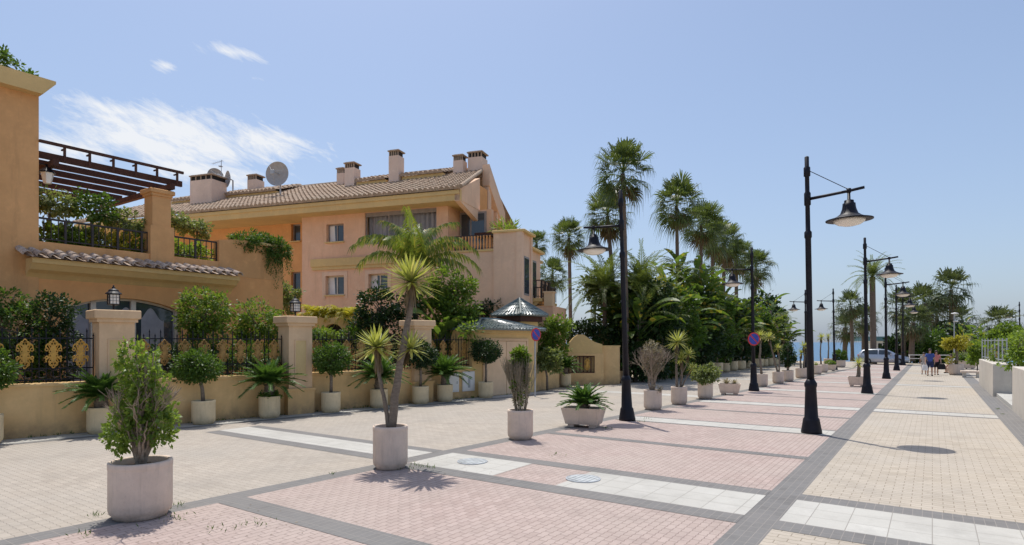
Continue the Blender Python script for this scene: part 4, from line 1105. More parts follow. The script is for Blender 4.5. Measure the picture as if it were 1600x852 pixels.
# wall lantern by the tower
t = thing('wall_lantern', 'pale glass wall lantern under the pergola beside the tower', 'lantern', (-20.5-.3, b1(74, .3)[0], zat(287, b1(74, .3)[1])), PI/2)
m = MB(); m.lathe([(.1, 0), (.16, .28), (.17, .3)], 6); m.build('glass', M['lampglass'], t)
m = MB(); m.lathe([(.21, .3), (.2, .33), (.05, .48), (.02, .56)], 6); m.box(-.02-.5, .0, -.015, .015, .52, .55); m.build('lantern_roof', M['black'], t)

def tree(name, label, cat, loc, h0, blobs, n, per, L, seed, mat, cr=.16, r0=.06, W=.5, shell=.45, grp=None):
    t = thing(name, label, cat, loc, 0, grp)
    r = random.Random(seed); m = MB()
    c0 = Vector(blobs[0][0]); top = Vector((c0.x*.6, c0.y*.6, c0.z-.3*blobs[0][1][2]))
    m.tube([(0, 0, h0), (r.uniform(-.05, .05), r.uniform(-.05, .05), h0+(top.z-h0)*.5), top], [r0, r0*.85, r0*.7], 8)
    for c, rad in blobs:
        for _ in range(3):
            d = rsph(r); e = Vector(c)+Vector((d.x*rad[0], d.y*rad[1], d.z*rad[2]))*.75
            m.tube([top, top.lerp(e, .5)+rv(r, .03), e], [r0*.5, r0*.35, r0*.12], 5)
    m.build('trunk', M['bark'], t, True)
    m = MB(); crown(m, blobs, n, per, cr, L, L*W, seed, shell); m.build('crown', M[mat], t)
    return t
def sph(r): return (r, r, r)
TG = 'small trees on the terrace'
for i, (px, cy, rad, d, lb) in enumerate(((78, 315, .55, 1.0, 'leafy little terrace tree right beside the tower'), (143, 325, .62, .9, 'round terrace tree standing in the middle of the railing'), (196, 345, .45, .8, 'smaller terrace tree left of the terrace pillar'), (272, 345, .42, 2.2, 'terrace tree right behind the terrace pillar'), (308, 358, .40, 2.2, 'thin terrace tree behind the short railing'))):
    y, D = b1(px, d); zc = zat(cy, D)
    tree('terrace_tree', lb, 'tree', (-20.5-d, y, 4.5), 0, [((0, 0, zc-4.5), (rad, rad, rad*.8)), ((.2, .2, zc-4.6), sph(rad*.6)), ((-.15, -.3, zc-4.45), sph(rad*.65))], 85 if rad > .5 else 60, 10, .11, 400+i, 'olive' if i != 1 else 'hedge', .14, .05, .5, .4, TG)
for i, (px, w_, lb, mt) in enumerate(((95, .5, 'yellow green low plants behind the left end of the railing', 'lime'), (170, .5, 'yellow flowering low plants behind the middle of the railing', 'yellowleaf'), (222, .45, 'low green plants behind the railing next to the pillar', 'lime'), (295, .45, 'yellow green plants behind the short railing', 'lime'), (120, .4, 'pale low plants between the first two terrace trees', 'olive'))):
    y, D = b1(px, .7)
    t = thing('terrace_plant', lb, 'plant', (-21.2, y, 4.5), 0, 'low plants along the terrace railing')
    m = MB(); r = random.Random(i); stems(m, (0, 0, .1), [(r.uniform(-.5, .5), r.uniform(-.5, .5), .9) for _ in range(7)], .015, .005, i); m.build('stems', M['twig'], t)
    m = MB(); crown(m, [((0, -.3, .75), (w_, w_, .42)), ((0, .35, .7), (w_, w_, .45))], 120, 11, .12, .11, .05, 420+i, .3); m.build('foliage', M[mt], t)
y, D = b1(398, .3)
t = thing('trailing_plant', 'dark green trailing plant hanging over the planter wall', 'plant', (-20.8, y, 5.6))
m = MB(); crown(m, [((0, 0, .3), (.45, 1.0, .42)), ((.3, .75, .1), (.35, .5, .45)), ((.1, -.55, .15), (.35, .5, .28))], 300, 15, .13, .10, .03, 430, .4); r = random.Random(9)
for k in range(60):
    p = Vector((r.uniform(.32, .55), r.uniform(.15, 1.25), r.uniform(-.1, .2))); L = r.uniform(.3, 1.0)*(1.5 if r.random() < .2 else 1)
    for s in range(int(L/.035)):
        q = p+Vector((r.gauss(0, .03), r.gauss(0, .03), -s*.035)); m.leaf(q, (rv(r, .5)+Vector((0, 0, -.9))).normalized(), rsph(r), .085, .026)
m.build('foliage', M['hedge'], t)
m = MB(); stems(m, (0, 0, 0), [(.35, .6, .3), (.3, -.4, .3), (.5, .9, -.3)], .02, .006, 3); m.build('stems', M['bark'], t)
y, D = b1(10, 1)
tree('roof_shrub', 'dark shrub growing on top of the tower block', 'shrub', (-21.5, y, 9.5), 0, [((0, 0, .45), (.5, .55, .5)), ((0, .45, .25), sph(.3)), ((0, -.5, .5), sph(.6))], 110, 11, .1, 440, 'hedge', .14, .05)

# ------------------------------------------------------------------ main apartment building
AX, AD = -3.39, 32.0
B2O = Vector((AD*FX+AX*RX, AD*FY+AX*RY, 0)); B2R = YAW-R(19.2)
def lx(px, d=0.0):
    l = (px-800)/FOC; x = (l*(AD+.944*d)-AX-.329*d)/(.944+.329*l); return x
def bD(x, d=0.0): return AD-.329*x+.944*d
def bz(px, py, d=0.0): return zat(py, bD(lx(px, d), d))
B2 = thing('apartment_building', 'salmon three storey apartment building with brown tiled roof and many chimneys', 'building', B2O, B2R)
def wall_open(name, x0, x1, z0, z1, ops, d, mat, depth=.3):
    m = MB(); xs = sorted(set([x0, x1]+[o[0] for o in ops]+[o[1] for o in ops])); zs = sorted(set([z0, z1]+[o[2] for o in ops]+[o[3] for o in ops]))
    for i in range(len(xs)-1):
        for j in range(len(zs)-1):
            cx, cz = (xs[i]+xs[i+1])/2, (zs[j]+zs[j+1])/2
            if any(o[0] < cx < o[1] and o[2] < cz < o[3] for o in ops): continue
            m.quad((xs[i], d, zs[j]), (xs[i+1], d, zs[j]), (xs[i+1], d, zs[j+1]), (xs[i], d, zs[j+1]))
    for a, b, c, e in ops:
        for p, q in (((a, c), (b, c)), ((b, c), (b, e)), ((b, e), (a, e)), ((a, e), (a, c))):
            m.quad((p[0], d, p[1]), (q[0], d, q[1]), (q[0], d+depth, q[1]), (p[0], d+depth, p[1]))
    return m.build(name, mat, B2)
def window(o, d, frame, curt=True, bars=1):
    a, b, c, e = o; m = MB(); f = .07
    m.box(a, a+f, d-.03, d+.03, c, e); m.box(b-f, b, d-.03, d+.03, c, e); m.box(a+f, b-f, d-.03, d+.03, c, c+f); m.box(a+f, b-f, d-.03, d+.03, e-f, e)
    for i in range(bars): x = a+(b-a)*(i+1)/(bars+1); m.box(x-.035, x+.035, d-.025, d+.025, c+f, e-f)
    w_ = m.build('window', M[frame], B2)
    m = MB(); m.quad((a, d+.01, c), (b, d+.01, c), (b, d+.01, e), (a, d+.01, e)); m.build('pane', M['glass'], w_)
    if curt:
        m = MB(); m.quad((a+f, d+.004, c+f), (a+(b-a)*.38, d+.004, c+f), (a+(b-a)*.33, d+.004, e-f), (a+f, d+.004, e-f)); m.build('curtain', M['white' if bars else 'curtain'], w_)
    m = MB(); m.box(a-.05, b+.05, d-.36, d-.2, c-.07, c-.002); m.build('sill', M['cornice'], w_)
def op(pa, pb, ya, yb, d=0.0): 
    a, b = lx(pa, d), lx(pb, d); return (a, b, bz((pa+pb)/2, yb, d), bz((pa+pb)/2, ya, d))
xm = lx(472); zso = 9.42
w1 = op(510, 537, 350, 378); w2 = op(509, 538, 431, 461); w3 = op(576, 606, 428, 452)
lg = (lx(570), lx(682), bz(626, 379), zso-.02)
wall_open('front_wall', xm, 0.0, 0, zso, [w1, w2, w3, lg], 0.0, M['pinkwall'])
for o in (w1, w2, w3): window(o, .25, 'frame' if o is w1 else 'framewhite')
wl1 = op(455, 469.5, 350, 377, 1.2); wl2 = op(455, 469.5, 425, 456, 1.2)
xr0 = -26
wall_open('recessed_wall', xr0, xm, 0, zso, [wl1, wl2], 1.2, M['orange'])
for o in (wl1, wl2): window(o, 1.42, 'frame', False, 0)
m = MB(); m.quad((xm, 0, 0), (xm, 1.2, 0), (xm, 1.2, zso), (xm, 0, zso)); m.box(xr0, xr0+.3, 1.2, 11, 0, zso); m.box(xr0, .3, 11, 11.3, 0, zso)
m.quad((0, 0, 0), (0, 0, zso), (0, 1.5, zso), (0, 1.5, 0))
m.build('side_wall', M['pinkwall'], B2)
m = MB()   # curtains hung in the loggia
x = lg[0]; pts = []
while x < lg[1]-.02: pts.append((x, .45+.05*math.sin(x*19)+.02*math.sin(x*43))); x += .045
m.add([(a, b, lg[2]+.0) for a, b in pts]+[(a, b, lg[3]) for a, b in pts], [(i, i+1, i+1+len(pts), i+len(pts)) for i in range(len(pts)-1)])
m.build('loggia_curtain', M['curtain'], B2)
m = MB(); m.box(lg[0], lg[1], .08, .14, lg[2]+.02, lg[2]+.3); m.box(lg[0], lg[0]+.06, .1, .16, lg[2]+.3, lg[3])
for k in (1, 2): xx = lg[0]+(lg[1]-lg[0])*k/3; m.box(xx-.03, xx+.03, .1, .16, lg[2]+.3, lg[3])
m.box(lg[0], lg[1], .08, .2, lg[3]-.22, lg[3]-.001); m.build('loggia_frame', M['frame'], B2)
m = MB(); m.box(xm+.7, -.1, -.16, -.001, bz(530, 416), bz(530, 404)); m.box(xm+.75, -.15, -.1, -.002, bz(530, 421), bz(530, 416)-.002); m.build('ledge', M['cornice'], B2)
# surround of lower windows
for o in (w2, w3):
    m = MB()
    m.box(o[0]-.22, o[0], -.03, -.002, o[2]-.2, o[3]+.22); m.box(o[1], o[1]+.22, -.03, -.002, o[2]-.2, o[3]+.22); m.box(o[0], o[1], -.03, -.002, o[3], o[3]+.22)
    m.build('window_surround', M['palewall'], B2)
# corner window right of the pillar
m = MB(); zc0, zc1 = bz(707, 372), zso
m.box(.0, 1.9, 1.5, 1.8, 0, zso); m.build('corner_wall', M['pinkwall'], B2)
m = MB(); m.box(.05, 1.6, 1.43, 1.498, zc0-.6, zc1-.1); cw = m.build('window', M['frame'], B2)
m = MB(); m.box(.15, .65, 1.42, 1.429, zc0-.5, zc1-.2); m.box(.75, 1.5, 1.42, 1.429, zc0-.5, zc1-.2); m.build('pane', M['glass'], cw)
# eave and roof
ex0, ex1 = -26.5, 1.15
m = MB(); m.prism([(ex0, 9.42), (ex1, 9.42), (ex1, 9.96), (ex0, 9.96)], -1.0, -.8); m.quad((ex0, -.8, 9.42), (ex1, -.8, 9.42), (ex1, 1.6, 9.42), (ex0, 1.6, 9.42))
m.box(ex0, ex1-.05, -1.06, -1.0, 9.74, 9.94); m.build('eave', M['cornice'], B2)
RZ0, RZ1, RD0, RD1 = 10.0, 12.85, -1.15, 5.5
def roofz(d): return RZ0+(RZ1-RZ0)*(d-RD0)/(RD1-RD0)
m = MB(); tiles(m, (ex0, RD0, RZ0), (ex1+.1, RD0, RZ0), (ex0, RD1, RZ1), (-.05, RD1, RZ1), .30, .42, .12, .05)
m.quad((ex0, RD1, RZ1), (-.05, RD1, RZ1), (-.05, 12, 10), (ex0, 12, 10)); m.tube([(ex0, RD1, RZ1+.06), (0, RD1, RZ1+.06)], .13, 8); m.tube([(ex1+.1, RD0, RZ0+.08), (-.05, RD1, RZ1+.08)], .11, 8)
roof = m.build('roof', M['tile'], B2)
# raised roof strips
for pa, pb, d, hh in ((557, 602, 2.9, .32), (628, 692, 3.2, .34), (330, 432, 2.8, .3), (268, 300, 2.6, .3)):
    a, b = lx(pa, d), lx(pb, d); z = roofz(d)
    m = MB(); m.box(a, b, d, d+1.0, z-.1, z+hh); s_ = m.build('dormer_strip', M['cornice'], roof)
    m = MB(); tiles(m, (a-.05, d-.14, z+hh+.02), (b+.05, d-.14, z+hh+.02), (a-.05, RD1-.2, RZ1+.1), (b+.05, RD1-.2, RZ1+.1), .30, .42, .12, .05); m.build('raised_tiles', M['tile'], roof)
# chimneys
for px, w_, py0, d in ((535, 12, 263, 4.4), (551, 17, 255, 3.3), (619.5, 17, 236, 3.3), (719, 16, 243, 4.4), (746.5, 23, 239, 4.9), (400, 17, 274, 4.2), (326, 42, 276, 2.2)):
    x = lx(px, d); D = bD(x, d); ww = w_*D/FOC*1.02; zt = zat(py0, D); zb = roofz(d)-.5; hw = ww/2
    m = MB(); m.box(x-hw, x+hw, d-hw*(.7 if w_ > 40 else 1), d+hw*(.7 if w_ > 40 else 1), zb, zt-.38); c = m.build('chimney', M['chimney'], roof)
    e = hw*(.7 if w_ > 40 else 1)
    m = MB(); m.box(x-hw+.06, x+hw-.06, d-e+.06, d+e-.06, zt-.38, zt-.12, mi=1)
    for k in range(5):
        xx = x-hw+.05+(2*hw-.1)*k/4; m.box(xx-.035, xx+.035, d-e, d-e+.05, zt-.38, zt-.12)
    m.box(x-hw-.06, x+hw+.06, d-e-.06, d+e+.06, zt-.12, zt-.04, bev=.015); m.box(x-hw+.03, x+hw-.03, d-e+.03, d+e-.03, zt-.04, zt)
    m.build('chimney_cap', [M['tile'], M['dark']], c)
# gable wall on the right side
m = MB(); gx = .62
pr = [(-.95, 9.42), (RD1, 9.42), (RD1, RZ1-.1), (-.95, 10.0)]
Mx = Matrix.Rotation(PI/2, 4, 'Z')
vs = [(ex1-.02, y, z) for y, z in [(-1.0, 9.40), (1.7, 8.75), (1.7, roofz(1.7)), (-1.0, 10.0)]]+[(ex1-.3, y, z) for y, z in [(-1.0, 9.40), (1.7, 8.75), (1.7, roofz(1.7)), (-1.0, 10.0)]]
m.add(vs, [(0, 1, 2, 3), (7, 6, 5, 4), (0, 4, 5, 1), (1, 5, 6, 2), (2, 6, 7, 3), (3, 7, 4, 0)]); m.build('gable_end', M['palewall'], B2, fixn=True)
m = MB()
x0, x1 = lx(737, 2.0), lx(748, 2.0)
m.box(-.5, .58, 1.7, 4.2, 6.5, 11.2); m.build('gable_recess', M['orange'], B2)
m = MB()   # raking white parapet descending to the right
pts_ = [(4.25, 12.75, 11.5), (5.2, 11.95, 10.7), (6.4, 10.95, 9.7), (7.0, 10.4, 8.2)]
for i in range(3):
    (d0_, t0, b0), (d1_, t1, b1_) = pts_[i], pts_[i+1]
    xx = .35
    vs = [(xx+.35, d0_, b0), (xx+.35, d1_, b1_), (xx+.35, d1_, t1), (xx+.35, d0_, t0), (xx-.1, d0_, b0), (xx-.1, d1_, b1_), (xx-.1, d1_, t1), (xx-.1, d0_, t0)]
    m.add(vs, [(0, 1, 2, 3), (7, 6, 5, 4), (0, 4, 5, 1), (2, 6, 7, 3), (0, 3, 7, 4), (1, 5, 6, 2)])
m.build('raking_parapet', M['palewall'], B2, fixn=True)
m = MB(); m.box(-.5, .3, 4.201, 7.0, 6.5, 10.2); m.build('gable_wall', M['orange'], B2)
for y0, y1, zt in ((4.25, 4.75, 11.4), (5.7, 5.95, 10.2)):
    m = MB(); m.box(.32, .62, y0, y1, 6.5, zt); m.build('gable_pier', M['palewall'], B2)
# lower terrace block
dq = -1.0; xa, xc, xb = lx(690, dq), lx(772, dq), lx(814, dq)
zt_1 = bz(740, 394, dq); zc_ = bz(794, 360, dq)
m = MB(); m.box(xa, xc, dq, 3, 0, zt_1); m.box(xc, xb, dq-.1, .6, 0, zc_-.12); m.box(xc, xb-.08, .6, 2.6, 0, zc_-.75); m.box(xb-.2, xb+.1, dq-.16, dq+.16, 0, zc_-.12); m.box(xb-.2, xb+.06, .45, .75, 0, zc_-.12); m.build('terrace_block', M['palewall'], B2)
for dd in (-.55, .95):
    m = MB(); m.box(xb-.12, xb-.06+(.075 if dd < 0 else 0), dd, dd+.85, 4.55, 6.5); w_ = m.build('window', M['frame'], B2); m = MB(); m.box(xb-.06, xb-.05+(.075 if dd < 0 else 0), dd+.08, dd+.77, 4.65, 6.4); m.build('pane', M['glass'], w_)
m = MB(); m.box(xb-.079, xb+.55, .8, 2.6, 4.3, 4.48, bev=.02); m.prism([(xb-.079, 3.9), (xb+.4, 4.299), (xb-.079, 4.299)], .9, 2.5); m.build('balcony', M['cornice'], B2)
railing('balcony_railing', B2, (xb+.5, .85, 4.48), (xb+.5, 2.6, 4.48), .95, .16, M['rail']); railing('balcony_railing', B2, (xb, .84, 4.48), (xb+.47, .84, 4.48), .95, .16, M['rail'])
m = MB(); m.box(xa-.05, xc-.001, dq-.06, 3, zt_1, zt_1+.1, bev=.01); m.box(xc-.06, xb+.25, dq-.2, .7, zc_-.12, zc_, bev=.02); m.box(xc-.06, xb+.15, .701, 2.7, zc_-.75, zc_-.62, bev=.02); m.build('coping', M['cornice'], B2)
railing('balcony_railing', B2, (xa, dq+.12, zt_1+.1), (xc, dq+.12, zt_1+.1), bz(745, 367, dq)-zt_1-.1, .17, M['rail'])
m = MB(); z_ = zt_1+.1
for k in range(15): x = xa+.3+(xc-xa-.4)*k/15; m.lathe([(.03, 0), (.06, .25), (.035, .5), (.05, .7)], 8, (x, dq+.12, z_+.02))
m.build('balusters', M['orange'], B2)
m = MB(); m.box(xa+.6, xc-.2, 3.01, 3.3, zt_1-.5, zt_1+1.5); m.build('upper_terrace_wall', M['pinkwall'], B2)
m = MB(); m.box(xc-1.9, xb-.9, 1.0, 3.0, zt_1+1.15, zt_1+1.35); m.build('awning', M['wood'], B2)
# right wing stepping back
m = MB(); xw = 3.3
m.box(0, xw, 3.001, 5.5, 0, 6.9); m.box(0, 2.7, 5.5, 10, 0, 6.2); m.box(xw-.1, xw+.2, 4.4, 4.8, 0, 7.1); m.build('side_wing', M['pinkwall'], B2)
m = MB(); m.box(0, xw+.3, 3.005, 5.7, 6.9, 7.05, bev=.02); m.box(2.7, 3.5, 5.51, 9.2, 4.55, 4.72); m.build('wing_cornice', M['cornice'], B2)
railing('wing_railing', B2, (3.45, 5.55, 4.72), (3.45, 9.2, 4.72), 1.0, .2, M['rail'])
m = MB()
m.box(xw-.02, xw+.02, 3.3, 4.2, 4.8, 6.4); m.box(2.68, 2.72, 6.2, 7.6, 4.8, 6.0); m.box(xw-.02, xw+.02, 3.3, 4.2, 1.2, 3.6)
m.build('window', M['glass'], B2)
pt = MB(); x2 = lx(818, 1.0); x3 = lx(866, 1.0); zt2 = bz(840, 479, 1.0)
pt.box(xb+.001, x3, .8, 3.5, 0, zt2); pt.build('low_terrace', M['pinkwall'], B2)
railing('terrace_railing', B2, (xb+.1, .95, zt2), (lx(852, 1.0), .95, zt2), 1.0, .15, M['rail'])
m = MB(); xa_ = lx(852, 1.0); m.box(xa_, xa_+.45, .75, 1.2, zt2-.001, bz(857, 458, 1.0)); m.box(xa_-.06, xa_+.51, .69, 1.26, bz(857, 458, 1.0), bz(857, 456, 1.0)); m.build('terrace_pier', M['pillar'], B2)
m = MB(); m.box(lx(756), lx(763), dq-.03, dq-.001, 3.0, 4.1); 
nw = m.build('window', M['framewhite'], B2); m = MB(); m.box(lx(756)+.06, lx(763)-.06, dq-.035, dq-.031, 3.06, 4.04); m.build('pane', M['glass'], nw)
def b2w(x, d, z): return B2O+Vector((x*math.cos(B2R)-d*math.sin(B2R), x*math.sin(B2R)+d*math.cos(B2R), z))
tree('terrace_shrub', 'spiky green shrub on top of the pale corner tower of the apartment building', 'shrub', b2w(lx(790, 1), 1, zc_), 0, [((0, 0, .35), (.8, .5, .4))], 40, 8, .3, 450, 'lime', .2, .05, .12)
# satellite dishes and antenna on the roof
def dish(px, cy, rpx, d, yaw_, label):
    x = lx(px, d); D = bD(x, d); rr = rpx*D/FOC; zc = zat(cy, D); zb = roofz(d)
    t = thing('satellite_dish', label, 'satellite dish', b2w(x, d, zb-.1), YAW+yaw_, 'satellite dishes on the roof')
    h = zc-zb+.1
    m = MB(); m.tube([(0, .25, 0), (0, .25, h-.05), (0, .1, h)], .05, 8); m.tube([(-.4, .25, .06), (.4, .25, .06)], .03, 6); m.build('mast', M['metal'], t)
    prof = [(rr*k/8, .0-(.32*rr)*(1-(k/8)**2)) for k in range(9)]
    c = MB(); c.lathe(prof, 36, cap=(False, False)); c.v = [(v[0], -v[2]*-1, v[1]) for v in c.v]
    c.v = [(v[0], -v[1]-.2*rr, v[2]+h) for v in c.v]; c.v = [(a, b*1.0, z+(b)*.18) for a, b, z in c.v]
    rf = c.build('reflector', M['dish'], t, True)
    m = MB()
    for a in (.3, 2.4, 4.5): m.tube([(rr*.85*math.cos(a), -.25*rr, h+rr*.85*math.sin(a)), (0, -rr*.95, h-.05)], .015, 5)
    m.box(-.12, .12, -rr*1.0, -rr*.8, h-.2, h+.06, bev=.02); m.box(-.04, .04, -rr*.8, .05, h-.03, h+.01); m.build('feed_arm', M['metal'], t)
dish(435, 272, 19, 1.9, R(-8), 'large grey satellite dish standing alone in the middle of the roof')
dish(336, 276, 13, 3.6, R(50), 'satellite dish behind the wide chimney, turned to the left')
dish(358, 280, 13, 3.0, R(-48), 'satellite dish right beside the wide chimney')
x = lx(346, 3.0); zb = roofz(3.0); D = bD(x, 3.0)
t = thing('tv_antenna', 'thin television antenna on a mast by the wide chimney', 'antenna', b2w(x, 3.0, zb-.1), YAW)
h = zat(248, D)-zb
m = MB(); m.tube([(0, 0, 0), (0, 0, h)], .022, 6); m.build('mast', M['metal'], t)
m = MB(); m.tube([(.1, 0, h-.05), (-.6, 0, h-.25)], .014, 5)
for k in range(6): q = k/5; m.tube([(.1-.7*q, -.16, h-.05-.2*q), (.1-.7*q, .16, h-.05-.2*q)], .008, 4)
m.box(-.15, .05, -.1, .1, h-.45, h-.4); m.build('aerial', M['metal'], t)
# ------------------------------------------------------------------ garden plants behind the wall
def px_blob(px, py, D, rpx, ref, zr=1.0, dr=1.0):
    p = at(px, D); r = rpx*D/FOC
    return ((p.x-ref.x, p.y-ref.y, zat(py, D)), (r*dr, r*dr, r*zr))
def gtree(name, label, cat, px, D, blobs, n, per, L, seed, mat, h0=0, **kw):
    ref = at(px, D)
    return tree(name, label, cat, (ref.x, ref.y, 0), h0, [px_blob(a, b, D+(c[3] if len(c) > 3 else 0), c[0], ref, c[1] if len(c) > 1 else 1, c[2] if len(c) > 2 else 1) for a, b, c in blobs], n, per, L, seed, M[mat] if False else mat, **kw)
gtree('hedge_bush', 'bright green bushy hedge at the far left behind the iron fence', 'hedge', 8, 14.9, [(0, 500, (42, 1.1)), (28, 520, (40, 1.2)), (-10, 560, (40,)), (30, 575, (34,)), (15, 470, (24, .7))], 300, 14, .075, 501, 'hedge', cr=.16, shell=.6)
gtree('hedge_bush', 'dark green bushy hedge left of the first pillar behind the iron fence', 'hedge', 78, 15.5, [(75, 500, (34, 1.1)), (62, 545, (36, 1.2)), (96, 530, (24, 1.4)), (80, 575, (36,)), (100, 480, (20, .8))], 330, 14, .07, 502, 'darkleaf', cr=.15, shell=.55)
gtree('leafy_tree', 'light green leafy tree behind the fence, right of the arched window', 'tree', 322, 18.6, [(320, 490, (38, 1.05)), (345, 480, (22,)), (300, 500, (24,)), (325, 528, (34, .8)), (298, 465, (14,))], 300, 12, .085, 503, 'ficus', cr=.17, shell=.45, r0=.05)
gtree('leafy_tree', 'light green leafy tree left of the second lantern pillar', 'tree', 402, 20.2, [(402, 500, (34, .95)), (385, 515, (22,)), (425, 508, (20,)), (400, 540, (32, .8))], 270, 12, .085, 504, 'ficus', cr=.17, shell=.45, r0=.05)
gtree('round_shrub', 'grey green round shrub rising above the second lantern', 'shrub', 436, 25, [(432, 460, (26, .75)), (455, 462, (12,)), (440, 478, (22, .7))], 130, 11, .11, 505, 'olive', cr=.18, r0=.05)
gtree('hedge_bush', 'dark hedge bush low behind the fence between the lantern pillars, on its left half', 'hedge', 270, 17.2, [(250, 560, (34, .7)), (285, 562, (34, .7)), (225, 565, (22, .8))], 170, 13, .08, 507, 'darkleaf', cr=.16, shell=.5)
gtree('hedge_bush', 'dark hedge bush low behind the fence, left of the second lantern pillar', 'hedge', 365, 18.6, [(340, 562, (30, .7)), (375, 560, (34, .7)), (415, 562, (26, .8))], 170, 13, .08, 508, 'hedge', cr=.16, shell=.5)
# courtyard wall with arched opening behind the fence
D = 25.0; p = at(474, D); p1 = at(600, D); rz = math.atan2((p1-p).y, (p1-p).x)
t = thing('courtyard_wall', 'orange courtyard wall with a dark arched opening behind the iron fence', 'wall', p, rz)
k = FOC/D; zt = zat(497, D); ca = (520-474)/k; ra = 17/k; L = (600-474)/k
m = MB(); zb = zat(524, D); za = zat(506, D)-zb
pr = [(0, 0), (ca-ra, 0)]+[(ca-ra*math.cos(PI*i/12), zb+za*math.sin(PI*i/12)) for i in range(13)]+[(ca+ra, 0), (L, 0), (L, zt), (0, zt)]
for i in range(12):
    a0_, a1_ = ca-ra*math.cos(PI*i/12), ca-ra*math.cos(PI*(i+1)/12); z0_, z1_ = zb+za*math.sin(PI*i/12), zb+za*math.sin(PI*(i+1)/12)
    m.quad((a0_, 0, z0_), (a1_, 0, z1_), (a1_, 0, zt), (a0_, 0, zt)); m.quad((a0_, 0, z0_), (a1_, 0, z1_), (a1_, .4, z1_), (a0_, .4, z0_))
m.quad((0, 0, 0), (ca-ra, 0, 0), (ca-ra, 0, zt), (0, 0, zt)); m.quad((ca+ra, 0, 0), (L, 0, 0), (L, 0, zt), (ca+ra, 0, zt)); m.quad((0, 0, zt), (L, 0, zt), (L, .5, zt), (0, .5, zt))
m.build('wall', M['cornice'], t)
m = MB(); m.quad((0, .42, 0), (L, .42, 0), (L, .42, zt-.02), (0, .42, zt-.02)); m.build('painted_dark', M['dark'], t)  # near-black sheet, paints the shade behind the arch
for i, (px, py, rr, lb) in enumerate(((492, 482, .75, 'yellow palm with drooping fronds nearest the second lantern'), (513, 484, .7, 'yellow green palm in the middle of the row on the courtyard wall'), (543, 480, .8, 'bright yellow palm at the right end of the courtyard wall'))):
    p = at(px, 25.6); t = thing('yellow_palm', lb, 'palm', (p.x, p.y, 0), 0, 'yellow palms above the courtyard wall')
    r = random.Random(520+i); m = MB(); zz_ = zat(492, 25.6)
    for k in range(34): frond(m, (r.uniform(-.2, .2), r.uniform(-.2, .2), zz_-.15), r.uniform(0, 6.28), r.uniform(.35, 1.4), rr*r.uniform(.9, 1.35), 2.0, 16, .34, .05, r, 0, .2, .35)
    m.build('fronds', M['yellowleaf'], t)
    m = MB(); stems(m, (0, 0, 0), [(.1, 0, zz_), (-.1, .1, zz_), (0, -.1, zz_)], .07, .05, 1); m.build('trunk', M['bark'], t)
for i, (px, lb) in enumerate(((472, 'low green shrub under the courtyard wall by the second pillar'), (500, 'low yellow green shrub just in front of the arched opening'), (545, 'low shrub in front of the right part of the courtyard wall'))):
    gtree('low_shrub', lb, 'shrub', px, 22.0+i, [(px, 522, (16, .55, 1.2)), (px+14, 524, (14, .6))], 60, 11, .09, 530+i, ('hedge', 'lime', 'hedge')[i], grp='low shrubs in front of the courtyard wall')
gtree('big_shrub', 'large dark green shrub left of the tall yucca trunk', 'shrub', 600, 24.5, [(590, 480, (30, 1.0)), (572, 520, (28, 1.1)), (612, 520, (34, 1.2)), (635, 480, (22,)), (600, 555, (40, .8)), (585, 460, (20, .7))], 380, 14, .12, 541, 'darkleaf', cr=.24, shell=.5)
gtree('big_shrub', 'tall green tree with dense leaves left of the green roofed gatehouse', 'tree', 700, 25.5, [(715, 480, (32, 1.1)), (728, 505, (18, 1.1)), (690, 500, (34, 1.1)), (672, 530, (28, 1.1)), (705, 545, (30, .8)), (700, 440, (26, .9)), (680, 460, (24, 1)), (722, 450, (20, 1)), (660, 560, (26, .8)), (733, 520, (13, 1.3, 1, -1.8))], 560, 14, .12, 542, 'ficus', cr=.24, shell=.5)
# big paddle leaves in front of it
p = at(692, 24.8); t = thing('banana_plant', 'banana plant with wide paddle leaves rising from the shrubs left of the gatehouse', 'plant', (p.x, p.y, 0))
r = random.Random(8); m = MB()
for i in range(13): paddle(m, (r.uniform(-.15, .15), r.uniform(-.15, .15), 2.0+r.uniform(-.4, .4)), i*2.4, r.uniform(.65, 1.4), r.uniform(.6, 1.1), r.uniform(1.2, 1.9), r.uniform(.4, .58), r, .9)
m.build('leaves', M['paddle'], t)
m = MB(); m.tube([(0, 0, 0), (.05, 0, 1.2), (0, 0, 2.4)], [.16, .14, .09], 8); m.build('trunk', M['bark'], t)
# queen palm
p = at(648, 26.5); zq = zat(420, 26.5)
t = thing('queen_palm', 'queen palm with arching yellow green fronds in front of the apartment building', 'palm', (p.x, p.y, 0), YAW)
r = random.Random(17); m = MB()
for az, el, L in ((PI, 1.0, 2.9), (PI-.25, .75, 2.7), (PI+.3, 1.15, 2.6), (0, .95, 2.8), (.3, .7, 2.9), (-.3, 1.1, 2.6), (-.1, .5, 2.6), (PI*.5, 1.25, 2.8), (PI*.52, 1.4, 2.9), (PI*.4, 1.3, 2.9), (-PI*.5, 1.35, 2.9), (-PI*.45, 1.1, 2.6), (PI*1.4, 1.0, 2.6), (PI*.7, 1.3, 2.9), (.6, 1.35, 2.9), (PI-.5, 1.4, 2.8)):
    frond(m, (0, 0, zq), az, el, L*1.12, 1.9 if el < 1.2 else 1.5, 62, .66, .06, r, 0, .1, .8, .4)
m.build('fronds', M['queen'], t)
m = MB(); m.tube([(0, 0, 0), (.05, 0, zq*.5), (0, 0, zq)], [.16, .13, .09], 10); m.build('trunk', M['palmbark'], t)
